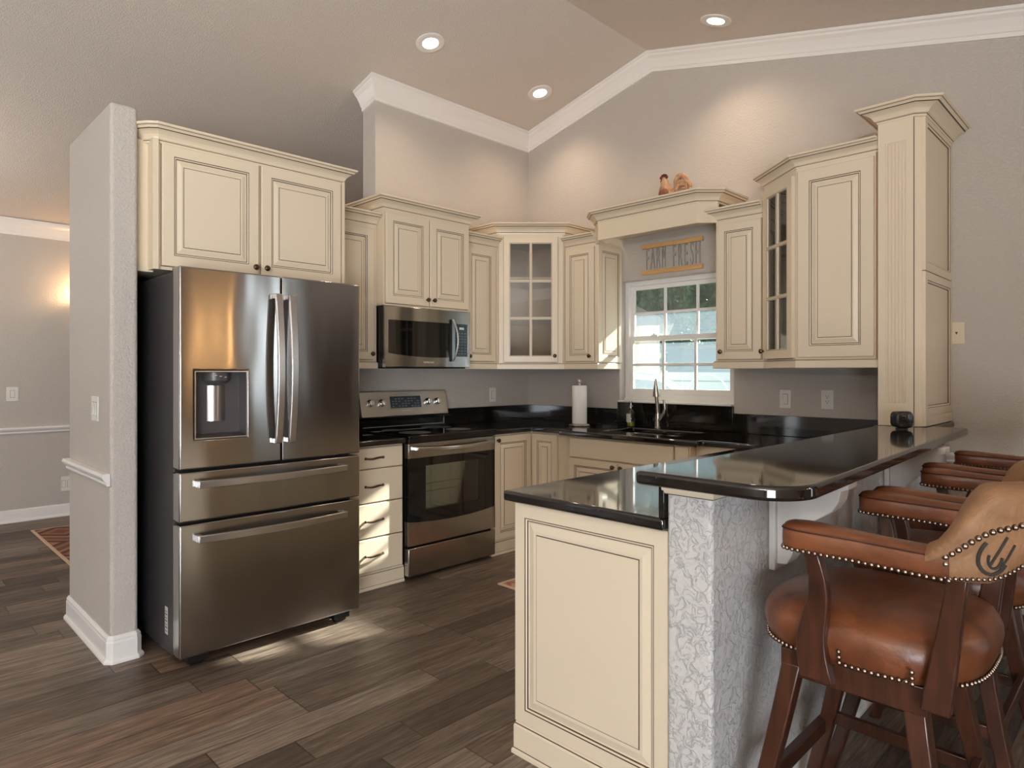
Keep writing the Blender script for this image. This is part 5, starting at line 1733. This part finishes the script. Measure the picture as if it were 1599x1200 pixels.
def rug(name, label, x0, x1, y0, y1, mat):
    t = thing(name, label, 'rug', ((x0 + x1) / 2, (y0 + y1) / 2, 0.0005))
    mb = MB(); mb.box(x0 + 0.02, x1 - 0.02, y0 + 0.02, y1 - 0.02, 0.0008, 0.009); mb.build('pile', mat, t)
    mb = MB()
    n = int((y1 - y0) / 0.12); 
    mb.cells([x0, x0 + 0.022, x1 - 0.022, x1], [y0, y0 + 0.022, y1 - 0.022, y1], lambda x, y: not (x0 + 0.022 < x < x1 - 0.022 and y0 + 0.022 < y < y1 - 0.022), 0.0006, 0.0105, lambda x, y, z: (x, y, z))
    mb.build('binding', M_RUGEDGE, t, bevel=0.003)
rug('kitchen_rug', 'small pinkish tan rug on the kitchen floor behind the peninsula', -1.425, -0.90, -1.95, -1.085, M_RUG1)
rug('hall_rug', 'patterned reddish brown rug on the hall floor left of the white wall end', -3.21, -1.2, 0.55, 2.66, M_RUG2)

# ------------------------------------------------------------------ sconce in the hall
t = thing('wall_sconce', 'warm glowing wall sconce on the far hall wall, mostly hidden by the free-standing wall end', 'wall lamp', (-2.74, YF - 0.004, 1.80))
mb = MB(); mb.lathe((-2.74, YF - 0.002, 1.84), [(0.05, 0), (0.05, 0.012), (0.02, 0.02)], 0, 20, (0, -1, 0)); mb.tube([(-2.74, YF - 0.02, 1.84), (-2.74, YF - 0.09, 1.83), (-2.74, YF - 0.11, 1.88)], 0.007); mb.build('bracket', M_KNOB, t)
mb = MB(); mb.lathe((-2.74, YF - 0.11, 1.88), [(0.025, 0), (0.055, 0.05), (0.062, 0.12), (0.060, 0.12), (0.050, 0.05), (0.02, 0.004)], 0, 20)
msh, _nt2, _b2 = new_mat('sconce_shade'); _b2.inputs['Base Color'].default_value = srgb(240, 214, 170); _b2.inputs['Emission Color'].default_value = (1, 0.62, 0.3, 1); _b2.inputs['Emission Strength'].default_value = 3.0
mb.build('lamp_shade', msh, t)
light('sconce_bulb', 'POINT', (-2.74, YF - 0.13, 2.03), 7.0, (1.0, 0.62, 0.32), shadow_soft_size=0.03)

# ------------------------------------------------------------------ outside the kitchen window
M_LAWN = simple('lawn', srgb(120, 132, 92), 0.9, bump=(60.0, 0.02))
mb = MB(); mb.box(0.16, 60, -30, 40, -0.35, -0.2)
struct(mb.build('ground', M_LAWN, origin=(10, 0, -0.2)))
mb = MB(); mb.prism([(0.152, 2.62), (1.42, 2.50), (1.42, 2.58), (0.152, 2.74)], -8.0, 6.0, fn=lambda a, b, c_: (a, c_, b))
struct(mb.build('added_eave', M_WHITE, origin=(0.2, 0, 2.5)))  # unseen eave added and sized to keep sun off the upper sash

HX, HY = Vector((-0.545, 0.839, 0)), Vector((0.839, 0.545, 0))          # along the house front, and away from the window
H0 = Vector((7.0, 3.15, 0))
def hp(a, b, z): return H0 + HX * a + HY * b + Vector((0, 0, z))
t = thing('neighbour_house', 'cream stucco house with corner pillar seen at the left of the kitchen window', 'house', hp(3, 3, -0.2))
M_HOUSE = simple('house_stucco', srgb(232, 222, 196), 0.8, bump=(20.0, 0.005))
M_ROOF = simple('house_roof', srgb(120, 116, 116), 0.8, bump=(8.0, 0.02))
mb = MB(); mb.prism([(0, 0), (6, 0), (6, 6), (0, 6)], -0.2, 2.25, fn=hp)
mb.build('wall', M_HOUSE, t)
mb = MB(); mb.prism([(-0.08, -0.08), (0.32, -0.08), (0.32, 0.3), (-0.08, 0.3)], -0.2, 2.25, fn=hp); mb.prism([(-0.13, -0.13), (0.37, -0.13), (0.37, 0.34), (-0.13, 0.34)], 0.85, 0.97, fn=hp)
mb.build('pillar', M_WHITE, t)
mb = MB(); mb.prism([(-0.35, 2.25), (6.3, 2.25), (3.0, 4.0)], -0.3, 6.3, fn=lambda a, b, c_: hp(a, c_, b)); mb.build('roof', M_ROOF, t)

t = thing('shed', 'dark blue-grey shed with flat roof behind the fence, seen through the window', 'shed', (15.6, 5.3, -0.2))
mb = MB(); mb.box(14.2, 17.0, 3.2, 7.3, -0.2, 2.05); mb.build('wall', simple('shed_wall', srgb(98, 114, 128), 0.8), t)
mb = MB(); mb.box(14.0, 17.2, 3.0, 7.5, 2.05, 2.15); mb.build('roof', M_ROOF, t)

t = thing('fence', 'pale grey fence of horizontal boards behind the white car', 'fence', (9.2, 1.7, -0.2))
M_FENCE = simple('fence_board', srgb(150, 162, 170), 0.7)
mb = MB()
for k in range(7):
    mb.box(9.2, 9.23, -1.0, 4.4, -0.15 + k * 0.215, 0.035 + k * 0.215)
mb.build('boards', M_FENCE, t)
for y in (-0.9, 0.85, 2.6, 4.35):
    mb = MB(); mb.box(9.231, 9.32, y - 0.05, y + 0.05, -0.2, 1.36); mb.build('post', M_FENCE, t)

M_LEAF, _nl, _bl = new_mat('leaf_green')
_bl.inputs['Roughness'].default_value = 0.5
_tcn = _nl.nodes.new('ShaderNodeTexCoord'); _no = nd(_nl, 'ShaderNodeTexNoise'); _no.inputs['Scale'].default_value = 1.2
_nl.links.new(_tcn.outputs['Object'], _no.inputs['Vector'])
_nl.links.new(ramp(_nl, _no.outputs['Fac'], [(0.3, srgb(84, 112, 92)), (0.55, srgb(122, 150, 118)), (0.75, srgb(168, 184, 146))]), _bl.inputs['Base Color'])
_bl.inputs['Transmission Weight'].default_value = 0.0
M_BARK = simple('bark', srgb(96, 84, 72), 0.9, bump=(12.0, 0.03))
def tree(x, y, h, r, n, label):
    t = thing('tree', label, 'tree', (x, y, -0.2), 'trees beyond the window')
    mb = MB(); mb.tube([(x, y, -0.2), (x + 0.1, y, h * 0.35), (x, y + 0.1, h * 0.6)], [0.22, 0.16, 0.09], 0, 10); mb.build('trunk', M_BARK, t)
    mb = MB(); rng = random.Random(int(x * 100 + y * 7))
    for k in range(n):
        while True:
            p = Vector((rng.uniform(-1, 1), rng.uniform(-1, 1), rng.uniform(-1, 1)))
            if 0.2 < p.length < 1: break
        c0 = Vector((x, y, h * 0.62)) + Vector((p.x * r, p.y * r, p.z * h * 0.42))
        a = Vector((rng.gauss(0, 1), rng.gauss(0, 1), rng.gauss(0, 1))).normalized(); b = a.orthogonal().normalized() * rng.uniform(0.10, 0.20); a = a * rng.uniform(0.2, 0.38)
        mb.add([c0 - a, c0 + b, c0 + a, c0 - b], [(0, 1, 2, 3)])
    o = mb.build('foliage', M_LEAF, t, keep=True)
tree(16.2, 11.0, 6.8, 1.9, 3000, 'leafy tree behind the cream house, at the left of the kitchen window')
tree(22.6, 12.6, 7.8, 2.2, 3200, 'leafy tree behind the shed, at the middle of the kitchen window')
tree(19.6, 7.8, 7.2, 1.8, 2800, 'tall leafy tree at the right of the kitchen window')

t = thing('car', 'white parked car seen through the lower left panes of the window', 'car', (4.5, 1.74, -0.2))
cdir = Vector((0.545, -0.839, 0)); cside = Vector((0.839, 0.545, 0)); cc = Vector((4.5, 1.74, -0.2))
def cp(l, w, z): return cc + cdir * l + cside * w + Vector((0, 0, z))
M_CAR = simple('white_car_paint', srgb(240, 240, 240), 0.2, coat=0.5)
M_CARGLASS = simple('car_window_glass', srgb(96, 116, 128), 0.08, spec=0.7)
side = [(-2.1, 0.25), (2.15, 0.25), (2.2, 0.62), (1.95, 0.86), (0.95, 1.02), (0.25, 1.48), (-0.15, 1.55), (-1.2, 1.55), (-1.95, 1.05), (-2.15, 0.85)]
mb = MB()
mb.loft([[cp(l, w, z if z < 0.9 else z - dz) for l, z in side] for w, dz in ((-0.86, 0.02), (-0.82, 0.0), (0.82, 0.0), (0.86, 0.02))], 0, True, True, False)
mb.build('body', M_CAR, t, bevel=0.05, seg=3)
mb = MB()
for w in (-0.865, 0.865):
    mb.add([cp(-1.75, w, 1.02), cp(-0.35, w, 1.02), cp(-0.35, w, 1.43), cp(-1.2, w, 1.43)], [(0, 1, 2, 3)])
    mb.add([cp(-0.27, w, 1.02), cp(0.75, w, 1.02), cp(0.2, w, 1.40), cp(-0.27, w, 1.43)], [(0, 1, 2, 3)])
mb.add([cp(0.98, -0.70, 1.035), cp(0.98, 0.70, 1.035), cp(0.34, 0.66, 1.44), cp(0.34, -0.66, 1.44)], [(0, 1, 2, 3)])
mb.build('windows', M_CARGLASS, t)
for l in (-1.35, 1.35):
    for w in (-0.80, 0.80):
        mb = MB(); mb.lathe(cp(l, w, 0.33), [(0.20, -0.10), (0.32, -0.10), (0.33, -0.06), (0.33, 0.06), (0.32, 0.10), (0.20, 0.10), (0.0, 0.09)], 0, 28, cside); mb.build('wheel', M_BLACK, t)

t = thing('garden_arch', 'thin white garden arch standing before the fence, lower right of the window', 'arch', (7.6, 2.35, -0.2))
mb = MB()
gc = Vector((7.6, 2.35, -0.2)); gd = Vector((0.46, -0.888, 0))
pts = [gc + gd * (-0.42) + Vector((0, 0, 0)), gc + gd * (-0.42) + Vector((0, 0, 0.9))] + [gc + gd * (-0.42 * math.cos(a)) + Vector((0, 0, 0.98 + 0.5 * math.sin(a))) for a in [PI * k / 12 for k in range(13)]] + [gc + gd * 0.42 + Vector((0, 0, 0.9)), gc + gd * 0.42]
mb.tube(pts, 0.014, 0, 8)
o = mb.build('hoop', M_WHITE, t)
